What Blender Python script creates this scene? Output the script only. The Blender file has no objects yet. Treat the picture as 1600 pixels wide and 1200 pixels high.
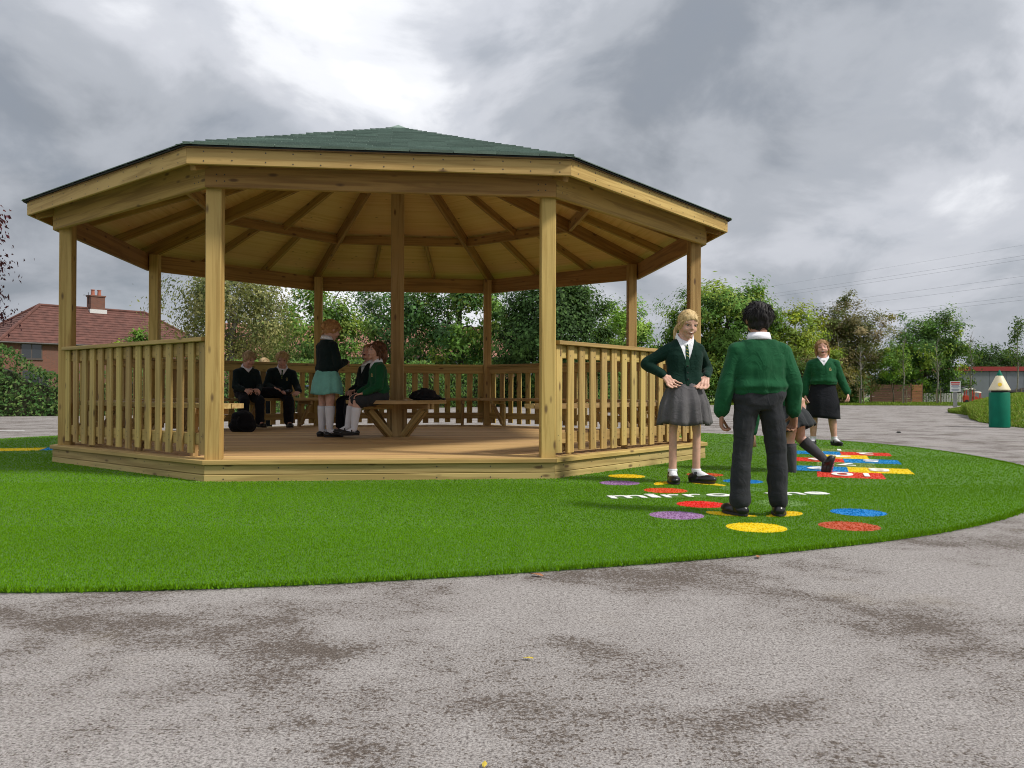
import bpy, bmesh, math, random
import numpy as np
from mathutils import Matrix, Vector, noise as mnoise
from mathutils.bvhtree import BVHTree

R = math.radians
rnd = random.Random(7)
sc = bpy.context.scene
col = sc.collection

# ------------------------------------------------------------------ camera
cam_d = bpy.data.cameras.new('camera')
cam = bpy.data.objects.new('camera', cam_d); col.objects.link(cam)
cam_d.sensor_width = 36.0; cam_d.lens = 28.8; cam_d.clip_start = 0.05; cam_d.clip_end = 3000
cam.matrix_world = Matrix.Translation((0, 0, 0.714)) @ Matrix.Rotation(R(90) + 0.0087, 4, 'X') @ Matrix.Rotation(0.0028, 4, 'Z')
sc.camera = cam

# ------------------------------------------------------------------ sky, sun, exposure
SUN_AZ = R(-24)          # direction to the sun in the ground plane, from +X towards +Y
SUN_EL = R(47)
sd = Vector((math.cos(SUN_AZ) * math.cos(SUN_EL), math.sin(SUN_AZ) * math.cos(SUN_EL), math.sin(SUN_EL)))
sun_d = bpy.data.lights.new('sun', 'SUN'); sun_d.energy = 3.2; sun_d.angle = R(8); sun_d.color = (1.0, 0.95, 0.86)
sun = bpy.data.objects.new('sun', sun_d); col.objects.link(sun)
sun.rotation_euler = sd.to_track_quat('Z', 'Y').to_euler()

world = bpy.data.worlds.new('World'); sc.world = world; world.use_nodes = True
wn = world.node_tree; wn.nodes.clear()

def N(nt, typ, **kw):
    n = nt.nodes.new(typ)
    ins = kw.pop('ins', {})
    for k, v in kw.items(): setattr(n, k, v)
    for k, v in ins.items():
        if hasattr(v, 'is_output') or isinstance(v, bpy.types.NodeSocket): nt.links.new(v, n.inputs[k])
        else: n.inputs[k].default_value = v
    return n
def mth(nt, op, a, b=None, c=None, clamp=False):
    n = nt.nodes.new('ShaderNodeMath'); n.operation = op; n.use_clamp = clamp
    for i, v in enumerate((a, b, c)):
        if v is None: continue
        if isinstance(v, bpy.types.NodeSocket): nt.links.new(v, n.inputs[i])
        else: n.inputs[i].default_value = v
    return n.outputs[0]
def vmth(nt, op, a, b=None):
    n = nt.nodes.new('ShaderNodeVectorMath'); n.operation = op
    for i, v in enumerate((a, b)):
        if v is None: continue
        if isinstance(v, bpy.types.NodeSocket): nt.links.new(v, n.inputs[i])
        else: n.inputs[i].default_value = v
    return n.outputs['Value'] if op in ('DOT_PRODUCT', 'LENGTH', 'DISTANCE') else n.outputs[0]
def ramp(nt, fac, stops, interp='LINEAR'):
    n = nt.nodes.new('ShaderNodeValToRGB'); n.color_ramp.interpolation = interp
    e = n.color_ramp.elements
    while len(e) < len(stops): e.new(0.5)
    for k, (p, c) in enumerate(stops):
        e[k].position = p; e[k].color = c if len(c) == 4 else (*c, 1)
    nt.links.new(fac, n.inputs[0])
    return n.outputs[0]
def mixc(nt, fac, a, b, mode='MIX'):
    n = nt.nodes.new('ShaderNodeMix'); n.data_type = 'RGBA'; n.blend_type = mode
    for k, v in ((0, fac), (6, a), (7, b)):
        if isinstance(v, bpy.types.NodeSocket): nt.links.new(v, n.inputs[k])
        else: n.inputs[k].default_value = v if k == 0 else ((*v, 1) if len(v) == 3 else v)
    return n.outputs[2]

def build_world():
    nt = wn
    tc = N(nt, 'ShaderNodeTexCoord')
    d = tc.outputs['Generated']
    sep = N(nt, 'ShaderNodeSeparateXYZ', ins={0: d})
    zc = mth(nt, 'MAXIMUM', sep.outputs[2], 0.0)
    den = mth(nt, 'ADD', zc, 0.50)
    pl = N(nt, 'ShaderNodeCombineXYZ', ins={0: mth(nt, 'DIVIDE', sep.outputs[0], den), 1: mth(nt, 'DIVIDE', sep.outputs[1], den), 2: 0.0}).outputs[0]
    pl = vmth(nt, 'ADD', pl, (SKYX, SKYY, 0))
    # broad cloud masses, then billows
    n1 = N(nt, 'ShaderNodeTexNoise', ins={'Vector': pl, 'Scale': 1.25, 'Detail': 6.0, 'Roughness': 0.48, 'Distortion': 0.25}).outputs[0]
    n2 = N(nt, 'ShaderNodeTexNoise', ins={'Vector': pl, 'Scale': 4.2, 'Detail': 8.0, 'Roughness': 0.55, 'Distortion': 0.35}).outputs[0]
    mixn = mth(nt, 'ADD', mth(nt, 'MULTIPLY', n1, 0.68), mth(nt, 'MULTIPLY', n2, 0.32))
    def blob(px, py, pz, width, amp):
        v = Vector((px, py, pz)).normalized()
        dt = vmth(nt, 'DOT_PRODUCT', d, tuple(v))
        g = mth(nt, 'POWER', mth(nt, 'MAXIMUM', dt, 0.0), width)
        return mth(nt, 'MULTIPLY', g, amp)
    # the brighter break in the cloud over the roof and the heavier bank to the right
    b = mth(nt, 'ADD', mixn, blob(-0.10, 1, 0.36, 160, 0.045))
    b = mth(nt, 'ADD', b, blob(0.50, 1, 0.30, 18, -0.06))
    b = mth(nt, 'ADD', b, blob(-0.50, 1, 0.30, 60, -0.045))
    cl = ramp(nt, b, [(0.37, (0.265, 0.29, 0.33)), (0.45, (0.41, 0.435, 0.48)), (0.515, (0.57, 0.59, 0.64)), (0.58, (0.82, 0.835, 0.875)), (0.65, (1.12, 1.12, 1.14))], 'EASE')
    # overcast luminance rises towards the zenith
    lum = mth(nt, 'ADD', mth(nt, 'MULTIPLY', zc, 0.45), 0.86)
    cl = mixc(nt, 1.0, cl, N(nt, 'ShaderNodeCombineColor', ins={0: lum, 1: lum, 2: lum}).outputs[0], 'MULTIPLY')
    sky = N(nt, 'ShaderNodeTexSky', sky_type='NISHITA')
    sky.sun_disc = False; sky.sun_elevation = SUN_EL; sky.sun_rotation = R(90) - SUN_AZ
    sky.dust_density = 2.0
    bs = N(nt, 'ShaderNodeBackground', ins={0: sky.outputs[0], 1: 0.10})
    bc = N(nt, 'ShaderNodeBackground', ins={0: cl, 1: 1.0})
    thin = mth(nt, 'MULTIPLY', mth(nt, 'SUBTRACT', 0.52, n2), 0.5, clamp=True)
    mx = N(nt, 'ShaderNodeMixShader', ins={0: thin, 1: bc.outputs[0], 2: bs.outputs[0]})
    out = N(nt, 'ShaderNodeOutputWorld')
    nt.links.new(mx.outputs[0], out.inputs[0])
SKYX, SKYY = 3.1, 1.7
build_world()

sc.view_settings.view_transform = 'Standard'
sc.view_settings.look = 'None'
sc.view_settings.exposure = 0.2
sc.view_settings.gamma = 1.0
sc.view_settings.use_curve_mapping = False
sc.render.engine = 'CYCLES'
sc.cycles.use_denoising = True
sc.cycles.filter_width = 1.05
sc.cycles.max_bounces = 8
sc.cycles.diffuse_bounces = 4
sc.cycles.transparent_max_bounces = 8
sc.cycles.caustics_reflective = False; sc.cycles.caustics_refractive = False

# ------------------------------------------------------------------ material helpers
MATS = {}
def newmat(name):
    m = bpy.data.materials.new(name); m.use_nodes = True
    nt = m.node_tree; nt.nodes.clear()
    out = nt.nodes.new('ShaderNodeOutputMaterial')
    b = nt.nodes.new('ShaderNodeBsdfPrincipled')
    nt.links.new(b.outputs[0], out.inputs[0])
    MATS[name] = m
    return m, nt, b
def setin(nt, node, key, v):
    if isinstance(v, bpy.types.NodeSocket): nt.links.new(v, node.inputs[key])
    else: node.inputs[key].default_value = v
def bump(nt, b, h, strength=0.3, dist=0.01):
    n = N(nt, 'ShaderNodeBump', ins={'Strength': strength, 'Distance': dist, 'Height': h})
    nt.links.new(n.outputs[0], b.inputs['Normal'])
def objco(nt, scale=(1, 1, 1), rand=True):
    tc = N(nt, 'ShaderNodeTexCoord').outputs['Object']
    v = vmth(nt, 'MULTIPLY', tc, scale)
    if rand:
        oi = N(nt, 'ShaderNodeObjectInfo').outputs['Random']
        k = N(nt, 'ShaderNodeCombineXYZ', ins={0: mth(nt, 'MULTIPLY', oi, 91.0), 1: mth(nt, 'MULTIPLY', oi, 53.0), 2: mth(nt, 'MULTIPLY', oi, 37.0)}).outputs[0]
        v = vmth(nt, 'ADD', v, k)
    return v
def noise_(nt, vec, scale, detail=4, rough=0.5, dist=0.0):
    return N(nt, 'ShaderNodeTexNoise', ins={'Vector': vec, 'Scale': scale, 'Detail': detail, 'Roughness': rough, 'Distortion': dist}).outputs[0]

def wood(name, light, dark, knot=(0.10, 0.05, 0.02), knots=0.055, var=0.22, rough=0.75, green=0.0):
    m, nt, b = newmat(name)
    g = noise_(nt, objco(nt, (0.9, 22, 22)), 1.0, 5, 0.6, 0.8)
    c = ramp(nt, g, [(0.28, tuple(x * 0.8 for x in dark)), (0.42, dark), (0.54, light), (0.75, tuple(x * 1.06 for x in light))])
    w = noise_(nt, objco(nt, (1.3, 3, 3)), 1.0, 3, 0.5)
    c = mixc(nt, mth(nt, 'MULTIPLY', w, 0.5), c, tuple(a * 0.72 for a in dark))
    if green:
        w2 = noise_(nt, objco(nt, (0.7, 2, 2)), 1.7, 4, 0.6)
        c = mixc(nt, mth(nt, 'MULTIPLY', ramp(nt, w2, [(0.45, (0, 0, 0)), (0.7, (1, 1, 1))]), green), c, (0.27, 0.27, 0.11))
    vo = N(nt, 'ShaderNodeTexVoronoi', ins={'Vector': objco(nt, (3.4, 9.5, 9.5)), 'Scale': 1.0, 'Randomness': 1.0}).outputs['Distance']
    kf = ramp(nt, vo, [(knots * 1.3, (1, 1, 1)), (knots * 3.0, (0, 0, 0))])
    c = mixc(nt, mth(nt, 'MULTIPLY', kf, 0.85), c, knot)
    oi = N(nt, 'ShaderNodeObjectInfo').outputs['Random']
    v = mth(nt, 'ADD', mth(nt, 'MULTIPLY', oi, var), 1.0 - var * 0.6)
    hs = N(nt, 'ShaderNodeHueSaturation', ins={'Color': c, 'Value': v, 'Hue': mth(nt, 'ADD', mth(nt, 'MULTIPLY', oi, 0.018), 0.491)})
    setin(nt, b, 'Base Color', hs.outputs[0]); b.inputs['Roughness'].default_value = rough
    bump(nt, b, g, 0.25, 0.004)
    return m
def plain(name, c, rough=0.6, metal=0.0, nz=0.12, nscale=14, bumpk=0.0, spec=0.5):
    m, nt, b = newmat(name)
    t = noise_(nt, objco(nt), nscale, 5, 0.6)
    cc = ramp(nt, t, [(0.3, tuple(x * (1 - nz) for x in c)), (0.7, tuple(min(1, x * (1 + nz)) for x in c))])
    setin(nt, b, 'Base Color', cc); b.inputs['Roughness'].default_value = rough; b.inputs['Metallic'].default_value = metal
    b.inputs['Specular IOR Level'].default_value = spec
    if bumpk: bump(nt, b, t, bumpk, 0.005)
    return m
def fabric(name, c, weave=420, nz=0.25, sheen=0.06, bumpk=0.6):
    m, nt, b = newmat(name)
    co = objco(nt)
    t = noise_(nt, co, weave, 2, 0.5)
    f = noise_(nt, co, 7, 3, 0.55)
    k = mth(nt, 'ADD', mth(nt, 'MULTIPLY', t, 0.4), mth(nt, 'MULTIPLY', f, 0.6))
    cc = ramp(nt, k, [(0.3, tuple(x * (1 - nz) for x in c)), (0.7, tuple(min(1, x * (1 + nz)) for x in c))])
    setin(nt, b, 'Base Color', cc); b.inputs['Roughness'].default_value = 0.9
    b.inputs['Specular IOR Level'].default_value = 0.15
    b.inputs['Sheen Weight'].default_value = sheen; b.inputs['Sheen Roughness'].default_value = 0.5
    cr = noise_(nt, co, 8.5, 3, 0.5, 1.4)
    cr = mth(nt, 'POWER', mth(nt, 'SUBTRACT', 1.0, mth(nt, 'ABSOLUTE', mth(nt, 'MULTIPLY', mth(nt, 'SUBTRACT', cr, 0.5), 4.0))), 2.0)
    bump(nt, b, mth(nt, 'ADD', mth(nt, 'MULTIPLY', t, 0.12), mth(nt, 'ADD', mth(nt, 'MULTIPLY', noise_(nt, co, 16, 3, 0.5, 0.6), 0.4), mth(nt, 'MULTIPLY', cr, 0.35))), bumpk, 0.010)
    return m
def attr_mat(name, rough=0.6, trans=0.0, spec=0.3):
    m, nt, b = newmat(name)
    a = N(nt, 'ShaderNodeAttribute', attribute_name='Col').outputs['Color']
    setin(nt, b, 'Base Color', a); b.inputs['Roughness'].default_value = rough; b.inputs['Specular IOR Level'].default_value = spec
    if trans:
        t = N(nt, 'ShaderNodeBsdfTranslucent', ins={0: mixc(nt, 1.0, a, (1.25, 1.2, 0.6), 'MULTIPLY')})
        mx = N(nt, 'ShaderNodeMixShader', ins={0: trans, 1: b.outputs[0], 2: t.outputs[0]})
        nt.links.new(mx.outputs[0], [n for n in nt.nodes if n.type == 'OUTPUT_MATERIAL'][0].inputs[0])
    return m

# ------------------------------------------------------------------ object helpers
WM = {}
def link(o, parent=None, M=None):
    """M is the world matrix; parents are tracked in WM."""
    col.objects.link(o)
    M = M or Matrix.Identity(4)
    WM[o.name] = M
    if parent is not None:
        o.parent = parent
        o.matrix_basis = WM[parent.name].inverted() @ M
    else:
        o.matrix_basis = M
    return o
def tag(o, label=None, cat=None, group=None, kind=None):
    if label: o['label'] = label
    if cat: o['category'] = cat
    if group: o['group'] = group
    if kind: o['kind'] = kind
    return o
def empty(name, loc=(0, 0, 0), rz=0.0, label=None, cat=None, group=None):
    o = bpy.data.objects.new(name, None); o.empty_display_size = 0.1
    link(o, None, Matrix.Translation(loc) @ Matrix.Rotation(rz, 4, 'Z'))
    return tag(o, label, cat, group)
def mesh_from(name, V, F, mat, smooth=False):
    me = bpy.data.meshes.new(name); me.from_pydata([tuple(v) for v in V], [], F); me.update()
    if mat: me.materials.append(mat)
    if smooth: me.shade_smooth()
    return me
def mobj(name, V, F, mat, parent=None, M=None, smooth=False):
    return link(bpy.data.objects.new(name, mesh_from(name, V, F, mat, smooth)), parent, M)
_bc = {}
def box_data(name, L, w, t, mat, ch=0.004):
    """a sawn board: length on X (0..L), width on Y, thickness on Z, edges eased"""
    key = (round(L, 3), round(w, 4), round(t, 4), mat.name, ch)
    if key in _bc: return _bc[key]
    c = min(ch, w * 0.3, t * 0.3)
    y, z = w / 2, t / 2
    prof = [(-y + c, -z), (y - c, -z), (y, -z + c), (y, z - c), (y - c, z), (-y + c, z), (-y, z - c), (-y, -z + c)]
    V = [(0, a, b_) for a, b_ in prof] + [(L, a, b_) for a, b_ in prof]
    F = [[i, (i + 1) % 8, 8 + (i + 1) % 8, 8 + i] for i in range(8)]
    F = [f[::-1] for f in F] + [list(range(8)), list(range(15, 7, -1))]
    me = mesh_from(name, V, [f[::-1] for f in F], mat)
    bm_ = bmesh.new(); bm_.from_mesh(me); bmesh.ops.recalc_face_normals(bm_, faces=bm_.faces[:]); bm_.to_mesh(me); bm_.free()
    _bc[key] = me
    return me
def frame_x(p0, p1, up=(0, 0, 1)):
    p0 = Vector(p0); p1 = Vector(p1); x = (p1 - p0).normalized(); up = Vector(up)
    y = up.cross(x).normalized(); z = x.cross(y)
    M = Matrix((x, y, z)).transposed().to_4x4(); M.translation = p0
    return M
def board(name, p0, p1, w, t, mat, parent, up=(0, 0, 1), ch=0.004):
    """board from p0 to p1 along its centre line; w across (horizontal), t along up"""
    L = (Vector(p1) - Vector(p0)).length
    return link(bpy.data.objects.new(name, box_data(name, L, w, t, mat, ch)), parent, frame_x(p0, p1, up))
def prism(name, pts, z0, z1, mat, parent=None, M=None):
    n = len(pts)
    a = sum(pts[i][0] * pts[(i + 1) % n][1] - pts[(i + 1) % n][0] * pts[i][1] for i in range(n))
    if a < 0: pts = pts[::-1]
    V = [(x, y, z0) for x, y in pts] + [(x, y, z1) for x, y in pts]
    F = [list(range(n))[::-1], list(range(n, 2 * n))] + [[i, (i + 1) % n, n + (i + 1) % n, n + i] for i in range(n)]
    return mobj(name, V, F, mat, parent, M)
def lathe(prof, seg=24):
    V, F = [], []
    for r, z in prof:
        for k in range(seg):
            a = 2 * math.pi * k / seg; V.append((r * math.cos(a), r * math.sin(a), z))
    for i in range(len(prof) - 1):
        for k in range(seg):
            k2 = (k + 1) % seg
            F.append([i * seg + k, i * seg + k2, (i + 1) * seg + k2, (i + 1) * seg + k])
    F.append(list(range(seg))[::-1]); F.append([(len(prof) - 1) * seg + k for k in range(seg)])
    return V, F
def tube(V, F, pts, rad, seg=7):
    """swept tube with end caps appended to V, F"""
    pts = [Vector(p) for p in pts]; n = len(pts); base = len(V)
    prev = None
    for i, p in enumerate(pts):
        t = (pts[min(i + 1, n - 1)] - pts[max(i - 1, 0)]).normalized()
        if prev is None:
            a = t.cross(Vector((0, 0, 1)) if abs(t.z) < 0.9 else Vector((1, 0, 0))).normalized()
        else:
            a = (prev - t * prev.dot(t)).normalized()
        prev = a; b_ = t.cross(a)
        r = rad[i] if isinstance(rad, (list, tuple)) else rad
        for k in range(seg):
            th = 2 * math.pi * k / seg
            V.append(tuple(p + (a * math.cos(th) + b_ * math.sin(th)) * r))
    for i in range(n - 1):
        for k in range(seg):
            k2 = (k + 1) % seg
            F.append([base + i * seg + k, base + i * seg + k2, base + (i + 1) * seg + k2, base + (i + 1) * seg + k])
    F.append([base + k for k in range(seg)][::-1]); F.append([base + (n - 1) * seg + k for k in range(seg)])
def np_mesh(name, V, F4, cols, mat, parent=None, M=None, k=4):
    """fast mesh from arrays: V (n,3), F4 (m,k), cols (m,3) per face"""
    me = bpy.data.meshes.new(name)
    n, m = len(V), len(F4)
    me.vertices.add(n); me.vertices.foreach_set('co', np.ascontiguousarray(V, dtype=np.float32).ravel())
    me.loops.add(m * k); me.loops.foreach_set('vertex_index', np.ascontiguousarray(F4, dtype=np.int32).ravel())
    me.polygons.add(m); me.polygons.foreach_set('loop_start', np.arange(0, m * k, k, dtype=np.int32))
    me.update(calc_edges=True)
    if cols is not None:
        a = me.attributes.new('Col', 'FLOAT_COLOR', 'FACE')
        c = np.ones((m, 4), dtype=np.float32); c[:, :3] = cols
        a.data.foreach_set('color', c.ravel())
    me.materials.append(mat)
    return link(bpy.data.objects.new(name, me), parent, M)
# ------------------------------------------------------------------ materials of the place
WPOST = wood('post_wood', (0.58, 0.395, 0.135), (0.42, 0.265, 0.078), green=0.12, var=0.3)
WRAIL = wood('rail_wood', (0.55, 0.375, 0.13), (0.38, 0.245, 0.075), green=0.22, var=0.36)
WSKIRT = wood('skirt_wood', (0.54, 0.39, 0.155), (0.37, 0.255, 0.09), green=0.3)
WBEAM = wood('beam_wood', (0.47, 0.285, 0.085), (0.32, 0.18, 0.05))
WDECK = wood('deck_wood', (0.67, 0.435, 0.185), (0.53, 0.325, 0.13), knots=0.03, var=0.3)
WPLY = wood('plywood', (0.82, 0.56, 0.25), (0.76, 0.49, 0.20), knots=0.03, var=0.12)

def asphalt():
    m, nt, b = newmat('asphalt')
    tc = N(nt, 'ShaderNodeTexCoord').outputs['Object']
    stones = N(nt, 'ShaderNodeTexVoronoi', ins={'Vector': tc, 'Scale': 190.0}).outputs['Distance']
    fine = noise_(nt, tc, 150, 3, 0.7)
    n_big = noise_(nt, vmth(nt, 'ADD', vmth(nt, 'MULTIPLY', tc, (0.8, 1.0, 1)), (4.3, 1.2, 0)), 1.5, 4, 0.6, 0.5)
    n_mid = noise_(nt, tc, 5.0, 6, 0.66, 0.3)
    wear = mth(nt, 'ADD', mth(nt, 'MULTIPLY', n_big, 0.62), mth(nt, 'MULTIPLY', n_mid, 0.38))
    grain = noise_(nt, tc, 60, 5, 0.8)
    wg = mth(nt, 'ADD', wear, mth(nt, 'MULTIPLY', mth(nt, 'SUBTRACT', grain, 0.5), 1.15))
    worn = ramp(nt, wg, [(0.54, (0, 0, 0)), (0.585, (1, 1, 1))])
    pale = ramp(nt, mth(nt, 'ADD', mth(nt, 'MULTIPLY', fine, 0.5), mth(nt, 'MULTIPLY', grain, 0.5)), [(0.39, (0.085, 0.073, 0.067)), (0.47, (0.232, 0.212, 0.202)), (0.56, (0.39, 0.365, 0.350))])
    grit = ramp(nt, fine, [(0.38, (0.058, 0.045, 0.037)), (0.52, (0.108, 0.087, 0.073)), (0.66, (0.20, 0.172, 0.15))])
    k = worn
    c = mixc(nt, k, pale, grit)
    tan = ramp(nt, noise_(nt, tc, 1.1, 4, 0.6), [(0.60, (0, 0, 0)), (0.74, (1, 1, 1))])
    c = mixc(nt, mth(nt, 'MULTIPLY', tan, 0.22), c, (0.30, 0.25, 0.17))
    # resurfacing seams and old tyre streaks further off, running across the yard
    st = noise_(nt, vmth(nt, 'MULTIPLY', tc, (0.06, 1.0, 1)), 1.5, 4, 0.6, 0.4)
    sk = ramp(nt, st, [(0.60, (0, 0, 0)), (0.67, (1, 1, 1))])
    sepc = N(nt, 'ShaderNodeSeparateXYZ', ins={0: tc})
    farm = N(nt, 'ShaderNodeMapRange', ins={0: sepc.outputs[1], 1: 9.0, 2: 16.0}).outputs[0]
    c = mixc(nt, mth(nt, 'MULTIPLY', mth(nt, 'MULTIPLY', sk, farm), 0.30), c, (0.19, 0.175, 0.16))
    setin(nt, b, 'Base Color', c); b.inputs['Roughness'].default_value = 0.92; b.inputs['Specular IOR Level'].default_value = 0.25
    h = mth(nt, 'ADD', mth(nt, 'MULTIPLY', fine, 0.7), mth(nt, 'MULTIPLY', stones, -0.5))
    bump(nt, b, h, 0.6, 0.006)
    return m
MASPH = asphalt()
MBLADE = attr_mat('turf_fibre', 0.7, 0.25, 0.08)
MLEAF = attr_mat('leaf', 0.6, 0.38, 0.15)
MTURF = plain('turf_backing', (0.060, 0.150, 0.008), 0.9, nz=0.4, nscale=60)
MLAWN = plain('lawn_soil', (0.13, 0.20, 0.035), 0.95, nz=0.35, nscale=9)

# ------------------------------------------------------------------ ground
CX, CY, TH = -1.3614, 9.7124, 0.1077
g = mobj('ground', [(-900, -60, 0), (900, -60, 0), (900, 1800, 0), (-900, 1800, 0)], [[0, 1, 2, 3]], MASPH)
tag(g, kind='structure')

def turf_r(a):
    """outline of the artificial turf round the gazebo (nearly a circle)"""
    near = 0.5 - 0.5 * math.sin(a)
    a = (a + math.pi) % (2 * math.pi) - math.pi
    return 6.12 + 0.52 * near ** 0.7 + 0.05 * math.sin(3 * a + 1) + 0.02 * math.sin(11 * a) + 0.24 * math.exp(-((a + 1.85) / 0.33) ** 2)
NT = 220
turf_pts = [(CX + turf_r(2 * math.pi * k / NT) * math.cos(2 * math.pi * k / NT), CY + turf_r(2 * math.pi * k / NT) * math.sin(2 * math.pi * k / NT)) for k in range(NT)]
tb = prism('turf', turf_pts, 0.0005, 0.012, MTURF)
tag(tb, 'circular carpet of bright green artificial turf around the gazebo', 'turf', kind='structure')

# coloured insets in the turf: (x, y, kind ...)
GREENS = np.array([(0.120, 0.285, 0.003), (0.112, 0.268, 0.003), (0.130, 0.300, 0.004), (0.140, 0.310, 0.005)])
DOTR = 0.152
DOTS = [
 ('yellow', (0.95, 6.78), (0.85, 0.62, 0.01), 'yellow turf dot nearest the deck, left of the girl in the grey skirt'),
 ('purple', (0.825, 6.28), (0.36, 0.20, 0.42), 'purple turf dot left of the girl in the grey skirt'),
 ('orange', (1.09, 5.81), (0.72, 0.10, 0.02), 'orange red turf dot in front of the girl in the grey skirt'),
 ('orange', (1.63, 6.92), (0.62, 0.11, 0.03), 'orange turf dot just behind the shoe of the girl in the grey skirt'),
 ('blue', (1.81, 6.42), (0.01, 0.24, 0.62), 'blue turf dot seen between the trouser legs of the boy'),
 ('green', (1.66, 5.92), (0.13, 0.27, 0.055), 'pale green turf dot left of the trouser legs of the boy'),
 ('red', (1.18, 5.10), (0.80, 0.03, 0.02), 'red turf dot below the white lettering'),
 ('purple', (0.935, 4.65), (0.38, 0.22, 0.43), 'purple turf dot nearest the asphalt'),
 ('yellow', (1.265, 4.24), (0.88, 0.66, 0.01), 'yellow turf dot in front of the boy'),
 ('orange', (1.765, 4.29), (0.55, 0.10, 0.04), 'rusty orange turf dot nearest the right edge of the turf'),
 ('blue', (2.02, 4.78), (0.01, 0.25, 0.66), 'blue turf dot right of the boy'),
 ('green', (1.70, 5.17), (0.15, 0.29, 0.06), 'pale green turf dot behind the right shoe of the boy'),
]
# hopscotch court: squares run away from the camera, figures face the far end
HO = Vector((2.86, 6.93)); HD = Vector((0.345, 0.939)); HP = Vector((0.939, -0.345))
HC = {'r': (0.74, 0.06, 0.03), 'b': (0.01, 0.27, 0.62), 'y': (0.88, 0.66, 0.01), 'g': (0.20, 0.30, 0.07)}
HSQ = [('10', 0.0, 0, 'r'), ('9', -0.5, 1, 'b'), ('8', 0.5, 1, 'y'), ('7', 0.0, 2, 'g'), ('6', -0.5, 3, 'r'), ('5', 0.5, 3, 'b'), ('4', 0.0, 4, 'y'), ('3', -0.5, 5, 'b'), ('2', 0.5, 5, 'r'), ('1', 0.0, 6, 'g')]
HW = 0.52
def hop_corners(du, row):
    c = HO + HP * (du * HW) + HD * (row * HW)
    return [tuple(c + HP * (sx * HW / 2) + HD * (sy * HW / 2)) for sx, sy in ((-1, -1), (1, -1), (1, 1), (-1, 1))]
SNAKE = [((-7.25, 9.1), 'r'), ((-6.75, 9.28), 'r'), ((-6.25, 9.46), 'y'), ((-5.78, 9.63), 'y'), ((-5.32, 9.80), 'b')]
def snake_corners(c):
    c = Vector(c); d = Vector((0.94, 0.34)); p = Vector((-0.34, 0.94))
    return [tuple(c + d * (sx * 0.25) + p * (sy * 0.24)) for sx, sy in ((-1, -1), (1, -1), (1, 1), (-1, 1))]
def foot_poly(c, ang, L=0.30, flip=1):
    pts = []
    for k in range(28):
        t = 2 * math.pi * k / 28
        y = math.cos(t) * L / 2
        w = 0.062 + 0.018 * math.sin(y / L * 3.0) 
        x = math.sin(t) * w + flip * 0.012 * math.cos(2 * t)
        pts.append((c[0] + x * math.cos(ang) - y * math.sin(ang), c[1] + x * math.sin(ang) + y * math.cos(ang)))
    return pts
FEET = [((1.17, 6.27), R(-40), 1, 'yellow turf footprint under the left-hand shoe of the girl in the grey skirt'),
        ((1.50, 6.22), R(40), -1, 'yellow turf footprint under the right-hand shoe of the girl in the grey skirt'),
        ((1.255, 4.70), R(55), 1, 'yellow turf footprint under the left shoe of the boy'),
        ((1.56, 4.70), R(-50), -1, 'yellow turf footprint under the right shoe of the boy')]
def in_poly(px, py, poly):
    inside = np.zeros(len(px), bool); n = len(poly); j = n - 1
    for i in range(n):
        xi, yi = poly[i]; xj, yj = poly[j]
        c = ((yi > py) != (yj > py)) & (px < (xj - xi) * (py - yi) / (yj - yi + 1e-12) + xi)
        inside ^= c; j = i
    return inside
INSETS = []     # (polygon, colour, name, label, category, group)
for nm, c, rgb, lab in DOTS:
    INSETS.append(([(c[0] + DOTR * math.cos(t * math.pi / 20), c[1] + DOTR * math.sin(t * math.pi / 20)) for t in range(40)], rgb, 'turf_dot', lab, 'turf dot', 'coloured turf dots'))
for c, a, fl, lab in FEET:
    INSETS.append((foot_poly(c, a, 0.30, fl), (0.86, 0.62, 0.01), 'turf_footprint', lab, 'turf footprint', 'yellow turf footprints'))
NAMEC = {'r': 'red', 'b': 'blue', 'y': 'yellow', 'g': 'green'}
HOPLAB = {'10': 'nearest', '1': 'farthest'}

blade_rng = np.random.default_rng(3)
def blades(x, y, h, w, colr, z0, lean=0.5):
    n = len(x); rg = blade_rng
    a = rg.uniform(0, 2 * np.pi, n); hh = h * rg.uniform(0.6, 1.15, n)
    ln = rg.normal(0, lean, (n, 2)) * hh[:, None] * 0.7
    dx, dy = np.cos(a) * w / 2, np.sin(a) * w / 2
    V = np.empty((n, 3, 3))
    V[:, 0] = np.stack([x - dx, y - dy, np.full(n, z0)], 1)
    V[:, 1] = np.stack([x + dx, y + dy, np.full(n, z0)], 1)
    V[:, 2] = np.stack([x + ln[:, 0], y + ln[:, 1], z0 + hh], 1)
    return V.reshape(-1, 3), colr
def blade_obj(name, x, y, h, w, colr, z0, mat, parent=None, lean=0.5):
    V, c = blades(x, y, h, w, colr, z0, lean)
    return np_mesh(name, V, np.arange(len(V)).reshape(-1, 3), c, mat, parent, None, 3)

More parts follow.
